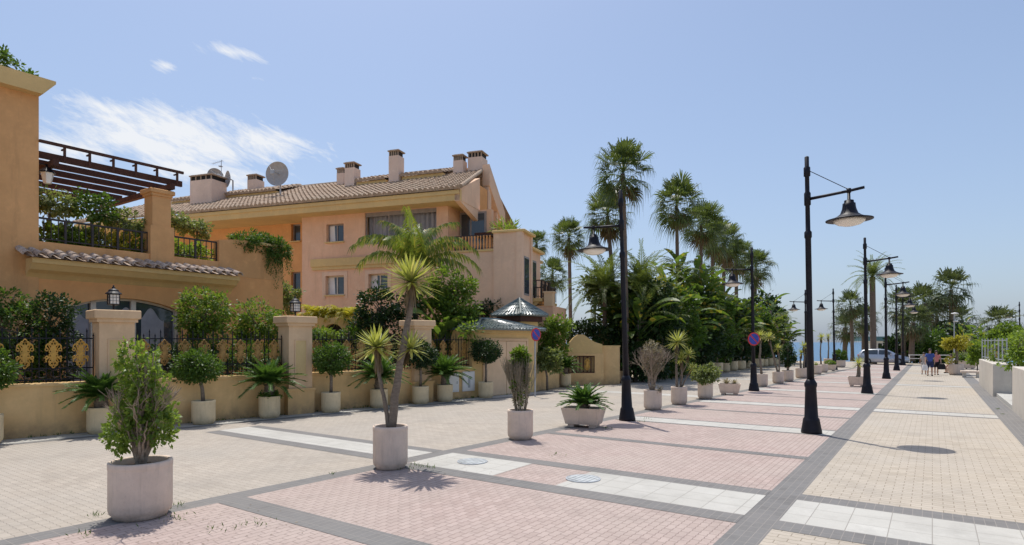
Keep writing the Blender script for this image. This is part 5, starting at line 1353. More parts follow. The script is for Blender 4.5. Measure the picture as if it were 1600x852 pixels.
gtree('dark_shrub', 'dark shrub against the pale wall behind the green roofs', 'shrub', 770, 30.3, [(762, 482, (14, .8)), (782, 478, (15, .7)), (750, 490, (12,)), (800, 480, (12, .7)), (775, 500, (20, .8))], 200, 12, .12, 551, 'darkleaf', cr=.22)
gtree('leafy_shrub', 'bright leafy shrub right of the small pyramid roof', 'shrub', 862, 29.5, [(860, 515, (16, 1.2)), (848, 535, (15, 1.2)), (874, 520, (14, 1.0)), (870, 545, (16, 1.0)), (882, 505, (14, .9)), (850, 560, (20, .8))], 260, 12, .12, 552, 'ficus', cr=.2)
gtree('leafy_shrub', 'grey green plants growing in the low planter beside the gatehouse', 'plant', 855, 27.6, [(848, 565, (14, .9)), (862, 560, (12, 1.0)), (870, 572, (8,))], 90, 10, .14, 553, 'olive', cr=.2)
gtree('dark_shrub', 'dark green shrub behind the top of the scalloped wall', 'shrub', 920, 34, [(915, 514, (16, .8)), (895, 520, (12,)), (935, 520, (14, .8)), (955, 528, (16, .9)), (970, 540, (18, 1.1))], 240, 12, .14, 554, 'darkleaf', cr=.26)
# ------------------------------------------------------------------ palms
def fan_mesh(seed, far=False):
    r = random.Random(seed); m = MB(); n = 56 if not far else 44
    for i in range(n):
        k = i/n; az = i*2.39996+r.uniform(-.2, .2); el = -1.0+2.4*k**.9+r.uniform(-.12, .12)
        d = Vector((math.cos(az)*math.cos(el), math.sin(az)*math.cos(el), math.sin(el)))
        fan(m, Vector((0, 0, .1*k)), d, r.uniform(.42, .70), r.uniform(.48, .66), r, 14 if not far else 10, r.uniform(1.3, 1.9), 0, r.uniform(.2, .5)+.6*(1-k))
    return m
def skirt_mesh(seed):
    r = random.Random(seed); m = MB()
    for i in range(12):
        az = r.uniform(0, 6.28); el = r.uniform(-1.45, -.85); d = Vector((math.cos(az)*math.cos(el), math.sin(az)*math.cos(el), math.sin(el)))
        fan(m, Vector((0, 0, -.05-r.uniform(0, .3))), d, r.uniform(.2, .4), r.uniform(.4, .55), r, 9, 1.3, 0, .3)
    return m
FM = {}
def fan_palm(px0, px, py, D, rpx, label, v=0, mat='fan', tw=.2, grp='tall fan palms', skirt=True, base_py=None):
    b = at(px0, D); zc = zat(py, D); rr = rpx*D/FOC
    t = thing('fan_palm', label, 'palm tree', (b.x, b.y, -.05), 0, grp)
    c = at(px, D)-b
    m = MB(); pts = []; n = 14
    for i in range(n+1):
        k = i/n; pts.append((c.x*(k**1.6), c.y*(k**1.6), zc*k+.05))
    m.tube(pts, [tw*(1.35 if i == 0 else 1.08 if i == 1 else 1-.22*i/n) for i in range(n+1)], 10); m.build('trunk', M['palmbark'], t, True)
    for nm, fnc in (('crown', fan_mesh), ('dead_fronds', skirt_mesh)):
        if nm == 'dead_fronds' and not skirt: continue
        key = (nm, v, mat)
        if key not in FM:
            o = (fnc(600+v, mat == 'fanfar') if nm == 'crown' else fnc(650+v)).build(nm, M[mat if nm == 'crown' else 'dead'], t); FM[key] = o
        else: o = FM[key].copy(); C.objects.link(o); o.parent = t
        o.location = (c.x, c.y, zc); o.scale = (rr*rnd.uniform(.95, 1.08), rr*rnd.uniform(.95, 1.08), rr*rnd.uniform(.95, 1.1)); o.rotation_euler = (rnd.uniform(-.16, .16), rnd.uniform(-.16, .16), rnd.uniform(0, 6.28))
pals = [(979, 973, 272, 33, 46, 'tallest fan palm, directly behind the left street lamp', 0, .19), (964, 949, 338, 37, 38, 'fan palm with a thinner crown just left of the tallest one', 1, .17),
        (892, 889, 372, 52, 28, 'isolated slim fan palm between the apartment building and the tall pair', 2, .22), (867, 863, 430, 68, 26, 'low hazy fan palm left of the isolated slim one', 1, .25), (841, 838, 382, 60, 20, 'fan palm peeking out behind the right end of the apartment building', 0, .24),
        (1060, 1057, 322, 45, 38, 'high fan palm at the left of the receding palm row', 2, .19), (1094, 1096, 352, 49, 34, 'second fan palm of the receding row with some dry brown leaves', 0, .2), (1112, 1114, 372, 54, 30, 'third fan palm of the receding row, half hidden by the second', 1, .22),
        (1129, 1132, 384, 58, 33, 'fourth fan palm of the receding row', 2, .24), (1150, 1151, 406, 64, 28, 'fifth fan palm of the receding row', 0, .26), (1178, 1181, 420, 69, 28, 'last fan palm of the receding row, above the second left street lamp', 1, .28)]
for k_, a in enumerate(pals): fan_palm(a[0], a[1], a[2], a[3], a[4]*1.08, a[5], k_ % 6, 'fan', a[7]*.82)
far = [(1332, 1329, 478, 70, 21, 'upright fan palm near the shore left of the thick trunked date palm', 0, .2), (1320, 1321, 512, 74, 22, 'short fan palm with twin look by the shore left of the car', 1, .3), (1349, 1348, 498, 78, 22, 'fan palm behind the thick trunk of the date palm', 2, .22),
       (1486, 1486, 453, 82, 30, 'tallest fan palm at the right end of the shore group', 0, .28), (1412, 1410, 480, 74, 27, 'fan palm above the front of the silver car', 1, .3), (1447, 1445, 474, 80, 28, 'fan palm in the middle of the shore group', 2, .3), (1424, 1427, 504, 70, 26, 'drooping fan palm with a skirt of dead leaves behind the people', 0, .32),
       (1462, 1464, 494, 84, 26, 'low fan palm behind the middle of the shore group', 1, .3), (1503, 1503, 500, 84, 22, 'low fan palm beside the tallest one of the shore group', 2, .3), (1563, 1562, 505, 64, 26, 'short fan palm at the far right behind the garden fence', 1, .25)]
for a in far: fan_palm(a[0], a[1], a[2], a[3], a[4]*1.12, a[5], a[6], 'fanfar', a[7], 'fan palms near the shore')
def date_palm(px0, px, py, D, L, label, tw, n=46, mat='feather', seed=1, h0=None, curl=1.5, lo=-.3):
    b = at(px0, D); zc = zat(py, D); t = thing('date_palm', label, 'palm tree', (b.x, b.y, -.05), 0, 'date palms')
    c = at(px, D)-b; r = random.Random(seed)
    m = MB(); N_ = 10; m.tube([(c.x*i/N_, c.y*i/N_, zc*i/N_) for i in range(N_+1)], [tw*(1.1 if i == 0 else 1-.1*i/N_) for i in range(N_+1)], 10); m.build('trunk', M['palmbark'], t, True)
    m = MB()
    for i in range(n):
        k = i/n; frond(m, (c.x, c.y, zc), i*2.39996, lo+(1.45-lo)*k+r.uniform(-.15, .15), L*r.uniform(.85, 1.1), curl-.4*k, 36, L*.17, .06, r, 0, .3, .15, .55)
    m.build('crown', M[mat], t)
date_palm(1365, 1363, 432, 62, 3.0, 'thick trunked date palm behind the silver car', .30, 40, 'feather', 3)
date_palm(945, 945, 450, 34.5, 2.9, 'feathery date palm left of the left street lamp above the curved wall', .13, 44, 'feather', 5)
date_palm(1005, 1003, 450, 35, 2.9, 'feathery date palm right of the left street lamp behind the tall hedge', .22, 46, 'feather', 6)
# ------------------------------------------------------------------ jungle hedge of bird-of-paradise and shrubs
def strel(px, D, ztop, seed, label, spread=1.0, n=26, name='giant_strelitzia'):
    b = at(px, D); t = thing(name, label, 'plant', (b.x, b.y, 0), 0, 'giant strelitzia plants of the jungle hedge')
    r = random.Random(seed); m = MB(); tops = []
    for k in range(4): tops.append((r.uniform(-.9, .9)*spread, r.uniform(-.9, .9)*spread, ztop*r.uniform(.35, .74)))
    for x, y, z in tops: m.tube([(x*.5, y*.5, 0), (x*.85, y*.85, z*.6), (x, y, z)], [.13, .12, .09], 7)
    m.build('trunk', M['bark'], t, True)
    m = MB()
    for i in range(n):
        x, y, z = r.choice(tops)
        el = r.uniform(.2, 1.4); paddle(m, (x, y, z-r.uniform(0, .45*z)), r.uniform(0, 6.28), el, r.uniform(.6, 1.2), r.uniform(1.2, 1.9), r.uniform(.36, .52), r, r.uniform(.6, 1.5))
    m.build('leaves', M['paddle'], t)
    if n > 60:
        m = MB()
        for i in range(34):
            x, y, z = r.choice(tops); frond(m, (x*1.2, y*1.2, z*r.uniform(.6, 1.15)), r.uniform(0, 6.28), r.uniform(.1, 1.2), r.uniform(1.6, 2.5), r.uniform(1.0, 1.9), 20, .5, .06, r, 0, .15, .4)
        m.build('fronds', M['feather'], t)
    m = MB()
    for i in range(7):
        x, y, z = r.choice(tops); paddle(m, (x, y, z*.8), r.uniform(0, 6.28), r.uniform(-.6, .3), .5, 1.2, .35, r, 1.4)
    m.build('dead_leaves', M['dead'], t)
sts = [(1018, 36.5, 8.2, 'strelitzia clump right behind the pale leafless potted bush'), (1046, 40, 11.2, 'tallest strelitzia clump with leaves sticking up under the high fan palm'), (1070, 42, 9.2, 'strelitzia clump right of the tallest clump, with yellow leaves'), (1094, 45, 9.8, 'strelitzia clump with one wide raised leaf in the middle of the hedge'),
       (1112, 48, 8.2, 'strelitzia clump below the third fan palm of the row'), (1138, 51, 6.6, 'strelitzia clump left of the second left lamp'), (1160, 55, 7.8, 'strelitzia clump behind the second left lamp'), (1185, 59, 7.8, 'strelitzia clump right of the parking sign'), (1205, 63, 6.8, 'last strelitzia clump at the seaward end of the hedge'), (985, 34.5, 5.6, 'strelitzia clump directly behind the left street lamp post')]
for i, (px, D, z, lb) in enumerate(sts): strel(px, D, z, 700+i, lb, 1.1+.02*(D-33), 92)
hb = [(1005, 34, 'dark dense hedge shrub just right of the curved wall'), (1040, 37.5, 'dark dense hedge shrub behind the potted yucca group'), (1075, 41, 'dark dense hedge shrub behind the grey green potted bush'), (1108, 46, 'dark dense hedge shrub in the middle of the jungle hedge'), (1140, 51, 'dark dense hedge shrub left of the lamp with the parking sign'), (1172, 57, 'dark dense hedge shrub right behind the parking sign'), (1203, 64, 'dark dense hedge shrub at the seaward end')]
for i, (px, D, lb) in enumerate(hb):
    k = FOC/D; ref = at(px, D)
    t = tree('hedge_shrub', lb, 'hedge', (ref.x, ref.y, 0), 0, [((0, 0, 1.5), (1.7, 1.7, 1.5)), ((.8, .9, 2.6), (1.3, 1.3, 1.3)), ((-.9, -.4, 2.4), (1.2, 1.2, 1.3)), ((0, .3, 3.5), (1.2, 1.2, 1.1)), ((.5, .9, 4.6), (1.1, 1.1, 1.0))], 380, 13, .2, 750+i, 'darkleaf' if i % 2 == 0 else 'hedge', cr=.34, shell=.55, r0=.1, W=.55, grp='dense shrubs of the jungle hedge')
for i, (px, py, D, rp, mt, lb) in enumerate(((930, 440, 36, 20, 'feather', 'yellowish bushy foliage left of the left street lamp'), (1000, 448, 36, 22, 'lime', 'bright lime foliage above the pale leafless bush'), (1035, 455, 38, 24, 'yellowleaf', 'yellow foliage in the upper middle of the jungle hedge'))):
    gtree('leafy_tree', lb, 'tree', px, D, [(px, py, (rp, .8)), (px+rp*.8, py+10, (rp*.7, .9)), (px-rp*.7, py+8, (rp*.6,)), (px+rp*.3, py+rp, (rp,))], 150, 11, .2, 780+i, mt, cr=.35, shell=.3, r0=.07, W=.35)
gtree('leafy_tree', 'dense green tree crown behind the left street lamp', 'tree', 985, 36, [(975, 480, (34, 1.0)), (1000, 490, (34, 1.0)), (960, 510, (30,)), (1020, 500, (30,)), (985, 530, (40, .8))], 380, 13, .2, 785, 'hedge', cr=.36, shell=.5)
gtree('leafy_tree', 'broad tree crown rounding off the seaward end of the hedge', 'tree', 1190, 66, [(1190, 485, (28, .9)), (1210, 500, (16, 1.2)), (1168, 490, (20,)), (1200, 520, (24, 1.1))], 280, 13, .3, 786, 'darkleaf', cr=.5, shell=.5, r0=.15)
# shrubs of the shore group
for i, (px, py, D, bl, mt, lb) in enumerate(((1405, 540, 76, [(1400, 545, (20, .9)), (1420, 535, (22, .9))], 'darkleaf', 'dark shrub behind the front of the car'), (1448, 535, 74, [(1448, 528, (26, .8)), (1435, 545, (22,)), (1465, 545, (22,))], 'hedge', 'wide dark shrub directly behind the walking people'), (1488, 530, 78, [(1485, 520, (22, 1)), (1500, 530, (20, 1)), (1475, 545, (22,)), (1505, 545, (18,))], 'darkleaf', 'dark shrub below the tallest shore palm'))):
    gtree('shore_shrub', lb, 'shrub', px, D, bl+[(px, 552, (26, .7))], 240, 12, .3, 800+i, mt, cr=.5, r0=.12)
strel(1512, 72, 4.8, 810, 'banana like plant with dark raised leaves at the right end of the shore group', 1.0, 26, 'banana_plant')
strel(1541, 60, 4.2, 811, 'banana like plant in front of the white roofed building', .7, 18, 'banana_plant')
# ------------------------------------------------------------------ right side walls and garden
t = thing('terrace_wall', 'long grey concrete garden wall with a recessed step on the right of the promenade', 'wall', (0, 0, 0))
m = MB(); m.box(2.02, 2.62, 31.3, 40.2, -.02, 1.32, bev=.012); m.build('wall_base', M['rightwall'], t)
m = MB(); m.box(2.12, 2.6, 8, 25.3, -.02, 1.42, bev=.012); m.box(2.6, 6.0, 24.7, 25.3, -.02, 1.42, bev=.012); m.build('wall_base', M['rightwall'], t)
m = MB(); m.box(2.13, 6.5, 25.305, 31.29, -.02, .14); m.build('step', M['palepave'], t)
m = MB(); m.box(2.621, 6.5, 31.3, 31.8, -.02, 1.32); m.build('return_wall', M['rightwall'], t)
m = MB(); m.box(2.601, 7, 8, 24.699, -.02, 1.0); m.build('planting_bed', M['soil'], t)
p = at(1563, 21.8)
t = thing('empty_pot', 'tall white cylindrical pot standing in the wall recess on the right', 'pot', (2.75, 27.6, .14))
m = MB(); m.lathe([(.27, 0), (.32, .04), (.34, .9), (.34, .96), (.3, .96), (.29, .8)], 28, cap=(True, False)); m.build('pot', M['white'], t, True)
m = MB(); m.lathe([(.29, .82), (.01, .84)], 16); m.build('soil', M['soil'], t)
q0, q1 = Vector((2.5, 31.7, 1.32)), Vector((2.12, 39.8, 1.32)); QL = (q1-q0).length
t = thing('picket_fence', 'grey metal picket fence standing on the right garden wall', 'fence', q0, math.atan2((q1-q0).y, (q1-q0).x))
m = MB()
for i in range(8): x = .1+i*(QL-.2)/7; m.box(x-.022, x+.022, -.022, .022, 0, 1.05)
m.build('pickets', M['metal'], t)
m = MB()
for z in (.12, .95): m.box(0, QL, -.012, .012, z, z+.03)
m.build('rails', M['metal'], t)
def bush(px, D, blobs, n, L, seed, mat, label, z0=0, grp=None, cr=.2):
    n = int(n*1.5)
    return gtree('garden_shrub', label, 'shrub', px, D, blobs, n, 11, L, seed, mat, cr=cr, shell=.35, r0=.05, grp=grp)
bush(1590, 21.5, [(1592, 556, (20, .9)), (1612, 545, (28, 1.0)), (1580, 566, (13, .7)), (1602, 534, (16, .7))], 85, .10, 901, 'lime', 'airy green shrub at the right edge above the near wall')
bush(1570, 27.5, [(1568, 546, (17, .8)), (1585, 534, (18, .8)), (1560, 556, (11,)), (1600, 540, (22, .9))], 90, .11, 902, 'lime', 'light green shrub above the recessed step of the wall')
bush(1556, 34, [(1550, 533, (12, .8)), (1562, 526, (14, .8)), (1575, 520, (16,))], 110, .13, 903, 'ficus', 'green shrub behind the picket fence')
bush(1527, 46, [(1525, 545, (10, 1.1)), (1531, 556, (9,)), (1522, 560, (9,))], 90, .14, 904, 'lime', 'yellow green shrub at the far end of the picket fence')
bush(1510, 50, [(1505, 560, (14, .5)), (1515, 562, (12, .6)), (1495, 563, (10, .5))], 90, .16, 905, 'olive', 'low grey green plants beyond the big planter')
# big planter with yellow plant and second pots
p = gp(1494, 586); p.z = .004
t = thing('potted_tree', 'large round concrete pot with a yellow green leafy small tree by the walkway edge', 'potted plant', p)
pot_round(t, .42, .72, M['pot'])
m = MB(); m.tube([(0, 0, .6), (.05, 0, 1.2), (0, .05, 1.9)], [.1, .08, .06], 8); r = random.Random(4)
for k in range(10): d = rsph(r); m.tube([(0, .05, 1.8), (d.x*.5, d.y*.5, 2.1+.2*d.z)], [.03, .01], 5)
m.build('trunk', M['bark'], t, True)
m = MB(); crown(m, [((0, 0, 2.15), (.78, .78, .3)), ((.2, 0, 2.35), (.4, .4, .25)), ((-.4, 0, 2.1), (.4, .4, .25))], 130, 10, .16, .18, .05, 911, .3); crown(m, [((-.3, 0, .95), (.3, .3, .2))], 20, 8, .1, .12, .05, 3); m.build('crown', M['yellowleaf'], t)
p = gp(1511, 577); p.z = .004
t = thing('concrete_planter', 'square concrete planter with low plants behind the yellow leaved tree', 'potted plant', p)
pot_trough(t, 1.3, .9, .7, M['pot']); m = MB(); crown(m, [((0, 0, .8), (.55, .4, .25))], 60, 9, .14, .14, .06, 912); m.build('foliage', M['hedge'], t)
p = gp(1516, 590); t = thing('stone_bench', 'low pale stone block at the end of the right wall', 'bench', (p.x, p.y, 0))
m = MB(); m.box(-.5, .6, -.3, .3, .3, .42, bev=.015); m.build('seat', M['pot'], t); m = MB(); m.box(-.4, -.2, -.24, .24, -.01, .3); m.box(.3, .5, -.24, .24, -.01, .3); m.build('legs', M['rightwall'], t)
# far buildings
D = 82; p = at(1500, D); rz = YAW
t = thing('beach_bar', 'low building with white flat roof and dark eave at the promenade end', 'building', p, rz)
k = D/FOC
m = MB(); m.box(4*k, 78*k, 1, 9, -.3, zat(541, D)); m.build('wall', M['orange'], t)
m = MB(); m.box(0, 82*k, 0, 10, zat(537, D), zat(531, D)); m.build('eave', M['frame'], t); m = MB(); m.box(16*k, 56*k, 2, 10, zat(531, D), zat(524, D)); m.build('roof', M['white'], t)
m = MB(); m.box(8*k, 30*k, .95, .998, .4, 1.9); m.box(36*k, 60*k, .95, .998, .4, 1.9); m.build('window', M['glass'], t)
D = 92; p = at(1352, D); k = D/FOC
t = thing('beach_kiosk', 'small blue roofed beach kiosk behind the silver car', 'kiosk', p, rz)
m = MB(); m.box(0, 40*k, -.3, 3.2, zat(533, D), zat(526, D)); m.build('roof', M['teal'], t)
m = MB(); m.box(16*k, 34*k, 0, 3, -.5, zat(533, D)); m.build('wall', M['white'], t)
m = MB(); m.box(1*k, 2*k, 0, .15, -.5, zat(533, D)); m.box(38*k, 39*k, 0, .15, -.5, zat(533, D)); m.build('posts', M['frame'], t)
m = MB(); m.box(20*k, 26*k, -.04, -.002, .2, zat(537, D)); m.box(28*k, 32*k, -.04, -.002, .2, zat(537, D)); m.build('dark_panels', M['dark'], t)  # dark panels on the solid wall, painted shade in place of openings
# flag pole
D = 95; p = at(1234.5, D); t = thing('flagpole', 'slim pole flying a small blue flag over the beach', 'flag', (p.x, p.y, -.6), YAW)
m = MB(); m.tube([(0, 0, 0), (0, 0, zat(507, D)+.6)], .05, 6); m.build('pole', M['white'], t)
m = MB(); h = zat(508, D)+.6; m.add([(-i*.1, .06*math.sin(i*1.1), h-j*.5-.03*i) for j in (0, 1) for i in range(7)], [(i, i+1, i+8, i+7) for i in range(6)]); m.build('flag', M['blue'], t)
# pale modern lamp
D = 62; p = at(1491, D); t = thing('modern_lamp', 'pale modern lamp post with flat disc heads above the yellow leaved tree', 'street lamp', p, YAW)
m = MB(); m.tube([(0, 0, 0), (0, 0, zat(490, D))], [.07, .045], 8); m.build('post', M['metal'], t)
m = MB(); m.lathe([(.1, 0), (.32, .04), (.3, .1), (.05, .16)], 20, (.05, 0, zat(491, D))); m.lathe([(.1, 0), (.3, .04), (.05, .1)], 20, (.2, 0, zat(503, D))); m.build('lamp_head', M['white'], t)
# low barrier rail at the road end
D = 66; p = at(1421, D); t = thing('barrier_rail', 'low white barrier rail at the end of the promenade', 'barrier', p, YAW-R(20))
m = MB()
for i in range(5): m.box(i*1.3-.04, i*1.3+.04, -.04, .04, 0, .85)
m.build('posts', M['white'], t); m = MB(); m.box(-.1, 5.4, -.03, .03, .78, .86); m.box(-.1, 5.4, -.03, .03, .4, .46); m.build('rails', M['white'], t)

# ------------------------------------------------------------------ silver car
p = gp(1380, 569.5); p.z = .002
car = thing('parked_car', 'silver estate car parked across the end of the promenade', 'car', p, 0)
def carbody():
    # side profile stations along x (rear -2.2 .. front 2.2): (x, z_low, z_belt, z_top, halfwidth, roof halfwidth)
    st = [(-2.18, .42, .72, .74, .62, .55), (-2.14, .28, .82, .90, .78, .62), (-2.0, .24, .92, 1.20, .84, .62), (-1.75, .22, .95, 1.44, .87, .60), (-1.2, .2, .96, 1.52, .88, .60), (-.4, .2, .95, 1.54, .88, .61), (.3, .2, .93, 1.49, .88, .60), (.8, .2, .92, 1.24, .88, .64), (1.22, .2, .91, .95, .87, .70), (1.7, .22, .84, .86, .84, .66), (2.05, .26, .72, .75, .74, .55), (2.18, .38, .58, .60, .58, .45)]
    m = MB(); n = len(st); prof = []
    for x, zl, zb, zt, w_, rw in st:
        ring = [(x, -w_*.9, zl), (x, -w_, zl+.12), (x, -w_, (zl+zb)/2), (x, -w_*.96, zb), (x, -rw, zt-.04), (x, -rw*.8, zt), (x, 0, zt+.015),
                (x, rw*.8, zt), (x, rw, zt-.04), (x, w_*.96, zb), (x, w_, (zl+zb)/2), (x, w_, zl+.12), (x, w_*.9, zl)]
        prof.append(ring)
    k = 13; m.add([v for r_ in prof for v in r_], [(i*k+j, i*k+(j+1) % k, (i+1)*k+(j+1) % k, (i+1)*k+j) for i in range(n-1) for j in range(k)]+[tuple(range(k)), tuple((n-1)*k+j for j in range(k-1, -1, -1))])
    return m.build('body', M['carpaint'], car, True, True)
carbody()
for s in (-1, 1):
    m = MB()
    def sidep(x, z):
        # interpolate on the glasshouse side between belt and roof
        st = [(-2.0, .92, 1.20, .84, .62), (-1.75, .95, 1.44, .87, .60), (-1.2, .96, 1.52, .88, .60), (-.4, .95, 1.54, .88, .61), (.3, .93, 1.49, .88, .60), (.8, .92, 1.24, .88, .64), (1.22, .91, .95, .87, .70)]
        for a, b in zip(st, st[1:]):
            if a[0] <= x <= b[0]:
                u = (x-a[0])/(b[0]-a[0]); q = [a[i]+(b[i]-a[i])*u for i in range(5)]
                f = (z-q[1])/(q[2]-.04-q[1]); return (x, s*(q[3]*.96+(q[4]-q[3]*.96)*f+.012), z)
    for pts in ([(-1.85, 1.0), (-1.35, 1.0), (-1.35, 1.43), (-1.7, 1.36)], [(-1.28, 1.0), (-.42, 1.0), (-.42, 1.45), (-1.28, 1.44)], [(-.34, 1.0), (.78, .97), (.72, 1.16), (.22, 1.42), (-.34, 1.45)]):
        v = [sidep(*q) for q in pts]; m.add(v, [tuple(range(len(v)))])
    m.build('side_windows', M['glass'], car)
m = MB(); m.quad((.36, -.5, 1.46), (.36, .5, 1.46), (1.16, .6, .985), (1.16, -.6, .985)); m.build('windscreen', M['glass'], car)
m = MB(); m.quad((-1.82, -.5, 1.405), (-1.82, .5, 1.405), (-2.06, .56, 1.08), (-2.06, -.56, 1.08)); m.build('rear_window', M['glass'], car)
for x in (-1.28, 1.32):
    for s in (-1, 1):
        m = MB(); m.lathe([(.2, -.1), (.31, -.1), (.325, -.07), (.325, .07), (.31, .1), (.2, .1)], 24); m.v = [(x+a, s*.79-c_, .325+b) for a, b, c_ in m.v]; wl = m.build('wheel', M['rubber'], car)
        m = MB(); m.lathe([(.21, 0), (.2, .03), (.05, .05), (.01, .055)], 20); m.v = [(x+a, s*(.87+c_*.6), .325+b) for a, b, c_ in m.v]; m.build('rim', M['metal'], wl)
for s in (-1, 1):
    m = MB(); m.box(1.86, 2.08, s*.62-.12, s*.62+.12, .58, .72, bev=.02); m.build('headlight', M['lampglass'], car)
    m = MB(); m.box(-2.17, -2.05, s*.66-.1, s*.66+.1, .72, .98, bev=.02); m.build('tail_light', M['red'], car)
    m = MB(); m.box(.62, .78, s*.98-.1, s*.98+.08, .96, 1.08, bev=.02); m.build('mirror', M['carpaint'], car)
    m = MB()
    for x in (-.35, .62): m.box(x-.02+(-.25), x+.1+(-.25), s*.882-.012, s*.882+.012, .82, .85)
    m.build('door_handle', M['metal'], car)

# ------------------------------------------------------------------ people
def skin_mesh(name, joints, edges, mat, parent, root=0, sub=2):
    me = bpy.data.meshes.new(name); names = list(joints); idx = {k: i for i, k in enumerate(names)}
    me.from_pydata([joints[k][:3] for k in names], [(idx[a], idx[b]) for a, b in edges], [])
    o = bpy.data.objects.new(name, me); C.objects.link(o)
    o.modifiers.new('skin', 'SKIN'); sv = me.skin_vertices[0].data
    for i, k in enumerate(names):
        rr = joints[k][3]; ry = joints[k][4] if len(joints[k]) > 4 else rr
        sv[i].radius = (rr, ry); sv[i].use_root = (i == root)
    s = o.modifiers.new('sub', 'SUBSURF'); s.levels = sub; s.render_levels = sub
    bpy.context.view_layer.update()
    dg = bpy.context.evaluated_depsgraph_get(); ev = o.evaluated_get(dg)
    m2 = bpy.data.meshes.new_from_object(ev); m2.name = name
    o.modifiers.clear(); o.data = m2; bpy.data.meshes.remove(me)
    m2.materials.clear(); m2.materials.append(mat); m2.polygons.foreach_set('use_smooth', [True]*len(m2.polygons)); o.parent = parent
    return o
def person(label, loc, rz, top, bottom, long_bottom=False, sc_=1.0, hair='short', phase=1, armfwd=.0, seated=False, grp=None):
    t = thing('person', label, 'person', loc, rz, grp, sc_)
    st = .16*phase   # stride; the figure faces -y
    if not seated:
        J = {'pelvis': (0, 0, .93, .13, .10), 'waist': (0, .0, 1.08, .13, .10), 'chest': (0, .0, 1.30, .16, .11), 'neckb': (0, .01, 1.45, .07), 'neck': (0, 0, 1.52, .052), 'head': (0, -.015, 1.62, .085, .10), 'crown': (0, -.01, 1.71, .075, .085)}
        for s, nm in ((-1, 'a'), (1, 'b')):
            f = st*s
            J.update({'hip'+nm: (s*.09, 0, .88, .095), 'knee'+nm: (s*.10, -f*.75-.03, .49, .06), 'ank'+nm: (s*.10, -f+(.05 if f < 0 else 0), .09, .04), 'toe'+nm: (s*.115, -f-.15, .035, .035)})
            J.update({'sh'+nm: (s*.19, .01, 1.41, .06), 'el'+nm: (s*.25, .02+f*.4, 1.13, .043), 'wr'+nm: (s*.26, -.06+f*.7-armfwd, .90, .03), 'pm'+nm: (s*.26, -.08+f*.75-armfwd, .83, .032, .02)})
    else:
        J = {'pelvis': (0, 0, .56, .14, .11), 'waist': (0, -.02, .70, .13, .1), 'chest': (0, -.03, .93, .16, .11), 'neckb': (0, -.04, 1.07, .07), 'neck': (0, -.06, 1.13, .052), 'head': (0, -.09, 1.23, .085, .10), 'crown': (0, -.08, 1.32, .075, .085)}
        for s, nm in ((-1, 'a'), (1, 'b')):
            J.update({'hip'+nm: (s*.09, -.03, .53, .095), 'knee'+nm: (s*.11, -.45, .52, .065), 'ank'+nm: (s*.11, -.47, .09, .04), 'toe'+nm: (s*.115, -.62, .035, .035)})
            J.update({'sh'+nm: (s*.19, -.03, 1.03, .06), 'el'+nm: (s*.25, -.1, .77, .043), 'wr'+nm: (s*.14, -.32, .70, .03), 'pm'+nm: (s*.1, -.38, .69, .032, .02)})
    E_ = [('pelvis', 'waist'), ('waist', 'chest'), ('chest', 'neckb'), ('neckb', 'neck'), ('neck', 'head'), ('head', 'crown')]
    for nm in 'ab': E_ += [('pelvis', 'hip'+nm), ('hip'+nm, 'knee'+nm), ('knee'+nm, 'ank'+nm), ('ank'+nm, 'toe'+nm), ('chest', 'sh'+nm), ('sh'+nm, 'el'+nm), ('el'+nm, 'wr'+nm), ('wr'+nm, 'pm'+nm)]
    for nm in 'ab':     # five fingers
        px_, py_, pz_ = J['pm'+nm][:3]
        for i in range(5):
            a = (i-2)*.014; ln = (.07, .085, .09, .085, .065)[i]
            J['f%d%s' % (i, nm)] = (px_+(.0 if i else -.0), py_+a-(.03 if i == 0 else 0), pz_-.035-(0 if i else -.02), .009)
            J['g%d%s' % (i, nm)] = (px_*.97, py_+a*1.3-(.045 if i == 0 else .01), pz_-ln+(.03 if i == 0 else 0), .007)
            E_ += [('pm'+nm, 'f%d%s' % (i, nm)), ('f%d%s' % (i, nm), 'g%d%s' % (i, nm))]
    hx, hy, hz = J['head'][:3]
    J['nose'] = (hx, hy-.115, hz-.005, .014); E_.append(('head', 'nose'))
    skin_mesh('body', J, E_, M['skin'], t)
    b = {k: J[k] for k in J}
    def grow(keys, edges, add, name, mat, over={}):
        jj = {}
        for k in keys:
            v = list(J[k]); v[3] += add
            if len(v) > 4: v[4] += add
            jj[k] = tuple(v)
        jj.update(over); return skin_mesh(name, jj, edges, mat, t)
    mid = lambda a, b_, u, r_: tuple(J[a][i]+(J[b_][i]-J[a][i])*u for i in range(3))+(r_,)
    ov = {'sa': mid('sha', 'ela', .65, .068), 'sb': mid('shb', 'elb', .65, .068)}
    grow(['waist', 'pelvis', 'chest', 'neckb', 'sha', 'shb'], [('waist', 'pelvis'), ('waist', 'chest'), ('chest', 'neckb'), ('chest', 'sha'), ('chest', 'shb'), ('sha', 'sa'), ('shb', 'sb')], .022, 'shirt', M[top], ov)
    u = .95 if long_bottom else .55
    ov = {'ka': mid('hipa', 'kneea', u, .098), 'kb': mid('hipb', 'kneeb', u, .098)}
    grow(['pelvis', 'hipa', 'hipb'], [('pelvis', 'hipa'), ('pelvis', 'hipb'), ('hipa', 'ka'), ('hipb', 'kb')], .024, 'shorts', M[bottom], ov)
    m = MB(); 
    m.lathe([(.088, -.02), (.102, .03), (.098, .08), (.07, .13), (.02, .15)], 16, (hx, hy+.018, hz+.035), cap=(False, True))
    if hair == 'long': m.lathe([(.09, -.2), (.1, -.05), (.09, .02)], 12, (hx, hy+.06, hz+.03), sy=.6)
    m.build('hair', M['hair'], t, True)
    m = MB()
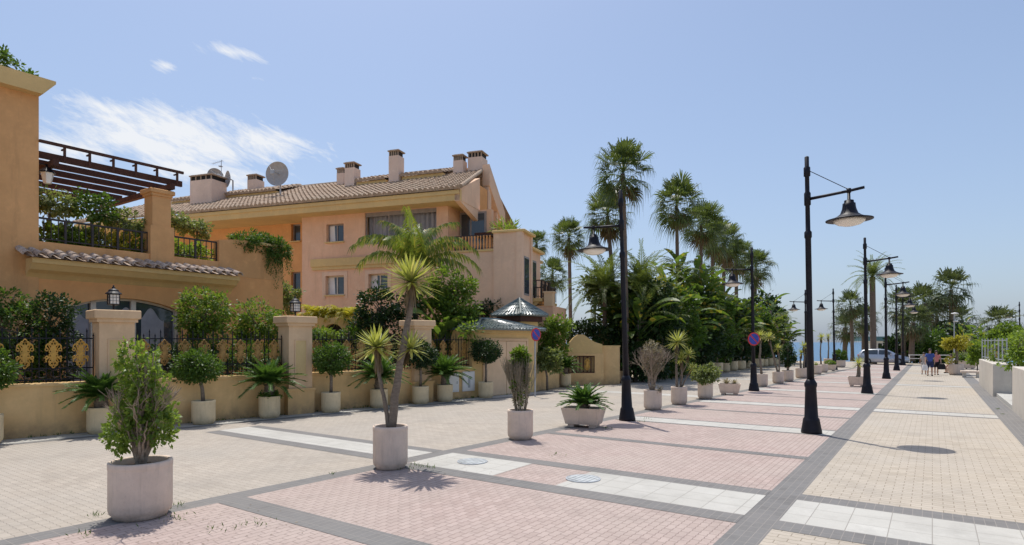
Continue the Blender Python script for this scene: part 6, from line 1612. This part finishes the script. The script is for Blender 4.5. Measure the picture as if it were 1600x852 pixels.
    for s in (-1, 1): m.lathe([(.001, -.012), (.012, 0), (.001, .012)], 8, (hx+s*.033, hy-.094, hz+.02))
    m.box(hx-.02, hx+.02, hy-.1, hy-.085, hz-.05, hz-.042); m.build('face_features', M['dark'], t)
    for s, nm in ((-1, 'a'), (1, 'b')):
        m = MB(); a = Vector(J['ank'+nm][:3]); q = Vector(J['toe'+nm][:3]); m.tube([a+Vector((0, .06, -.055)), a+Vector((0, 0, -.05)), q+Vector((0, 0, .0)), q+Vector((0, -.04, -.003))], [.032, .045, .042, .02], 8); m.build('shoe', M['blackcloth'], t, True)
    return t, J
face = lambda x, y: math.atan2(-x, y)*0+0.0
p = gp(1453, 587.5); p.z = .004
pt_, J = person('person in blue shirt and dark shorts walking along the promenade with a white bag', p, R(4), 'bluecloth', 'navy', True, .99)
def bag(label, mat, loc, w_, h_, d_):
    t = thing('bag', label, 'bag', loc, R(10))
    m = MB(); prof = [(-.5, 0), (.5, 0), (.55, .1), (.5, .7), (.35, 1), (-.35, 1), (-.5, .7), (-.55, .1)]
    m.prism([(a*w_, b*h_) for a, b in prof], -d_/2, d_/2); m.build('pouch', M[mat], t)
    m = MB(); m.tube([(-w_*.3, 0, h_*.95), (-w_*.18, 0, h_*1.35), (w_*.18, 0, h_*1.35), (w_*.3, 0, h_*.95)], .012, 6); m.build('strap', M[mat], t)
bag('white carrier bag held in the right hand of the walker in blue', 'whitecloth', p+Vector((-.27, -.14, .36)), .3, .36, .14)
p2 = gp(1443.5, 585); p2.z = .004
person('person in pale clothes half hidden on the left of the walker in blue', p2, R(-3), 'beigecloth', 'beigecloth', True, .84, 'short', -1)
p3 = gp(1463, 586); p3.z = .004
person('person in a pink top on the right of the walker in blue', p3, R(6), 'pinkcloth', 'blackcloth', True, .92, 'long', -1)
bag('black shoulder bag beside the person in pink', 'blackcloth', p3+Vector((.29, -.12, .38)), .4, .36, .18)
p4 = gp(1487, 583); 
person('person in white sitting next to the large pot with the yellow leaved tree', (p4.x, p4.y, .0), R(-35), 'whitecloth', 'navy', False, .98, 'short', seated=True)
t = thing('low_block', 'small stone block under the seated person in white', 'bench', (p4.x, p4.y, 0), R(-35)); m = MB(); m.box(-.3, .3, -.2, .28, -.01, .415, bev=.02); m.build('seat_block', M['pot'], t)
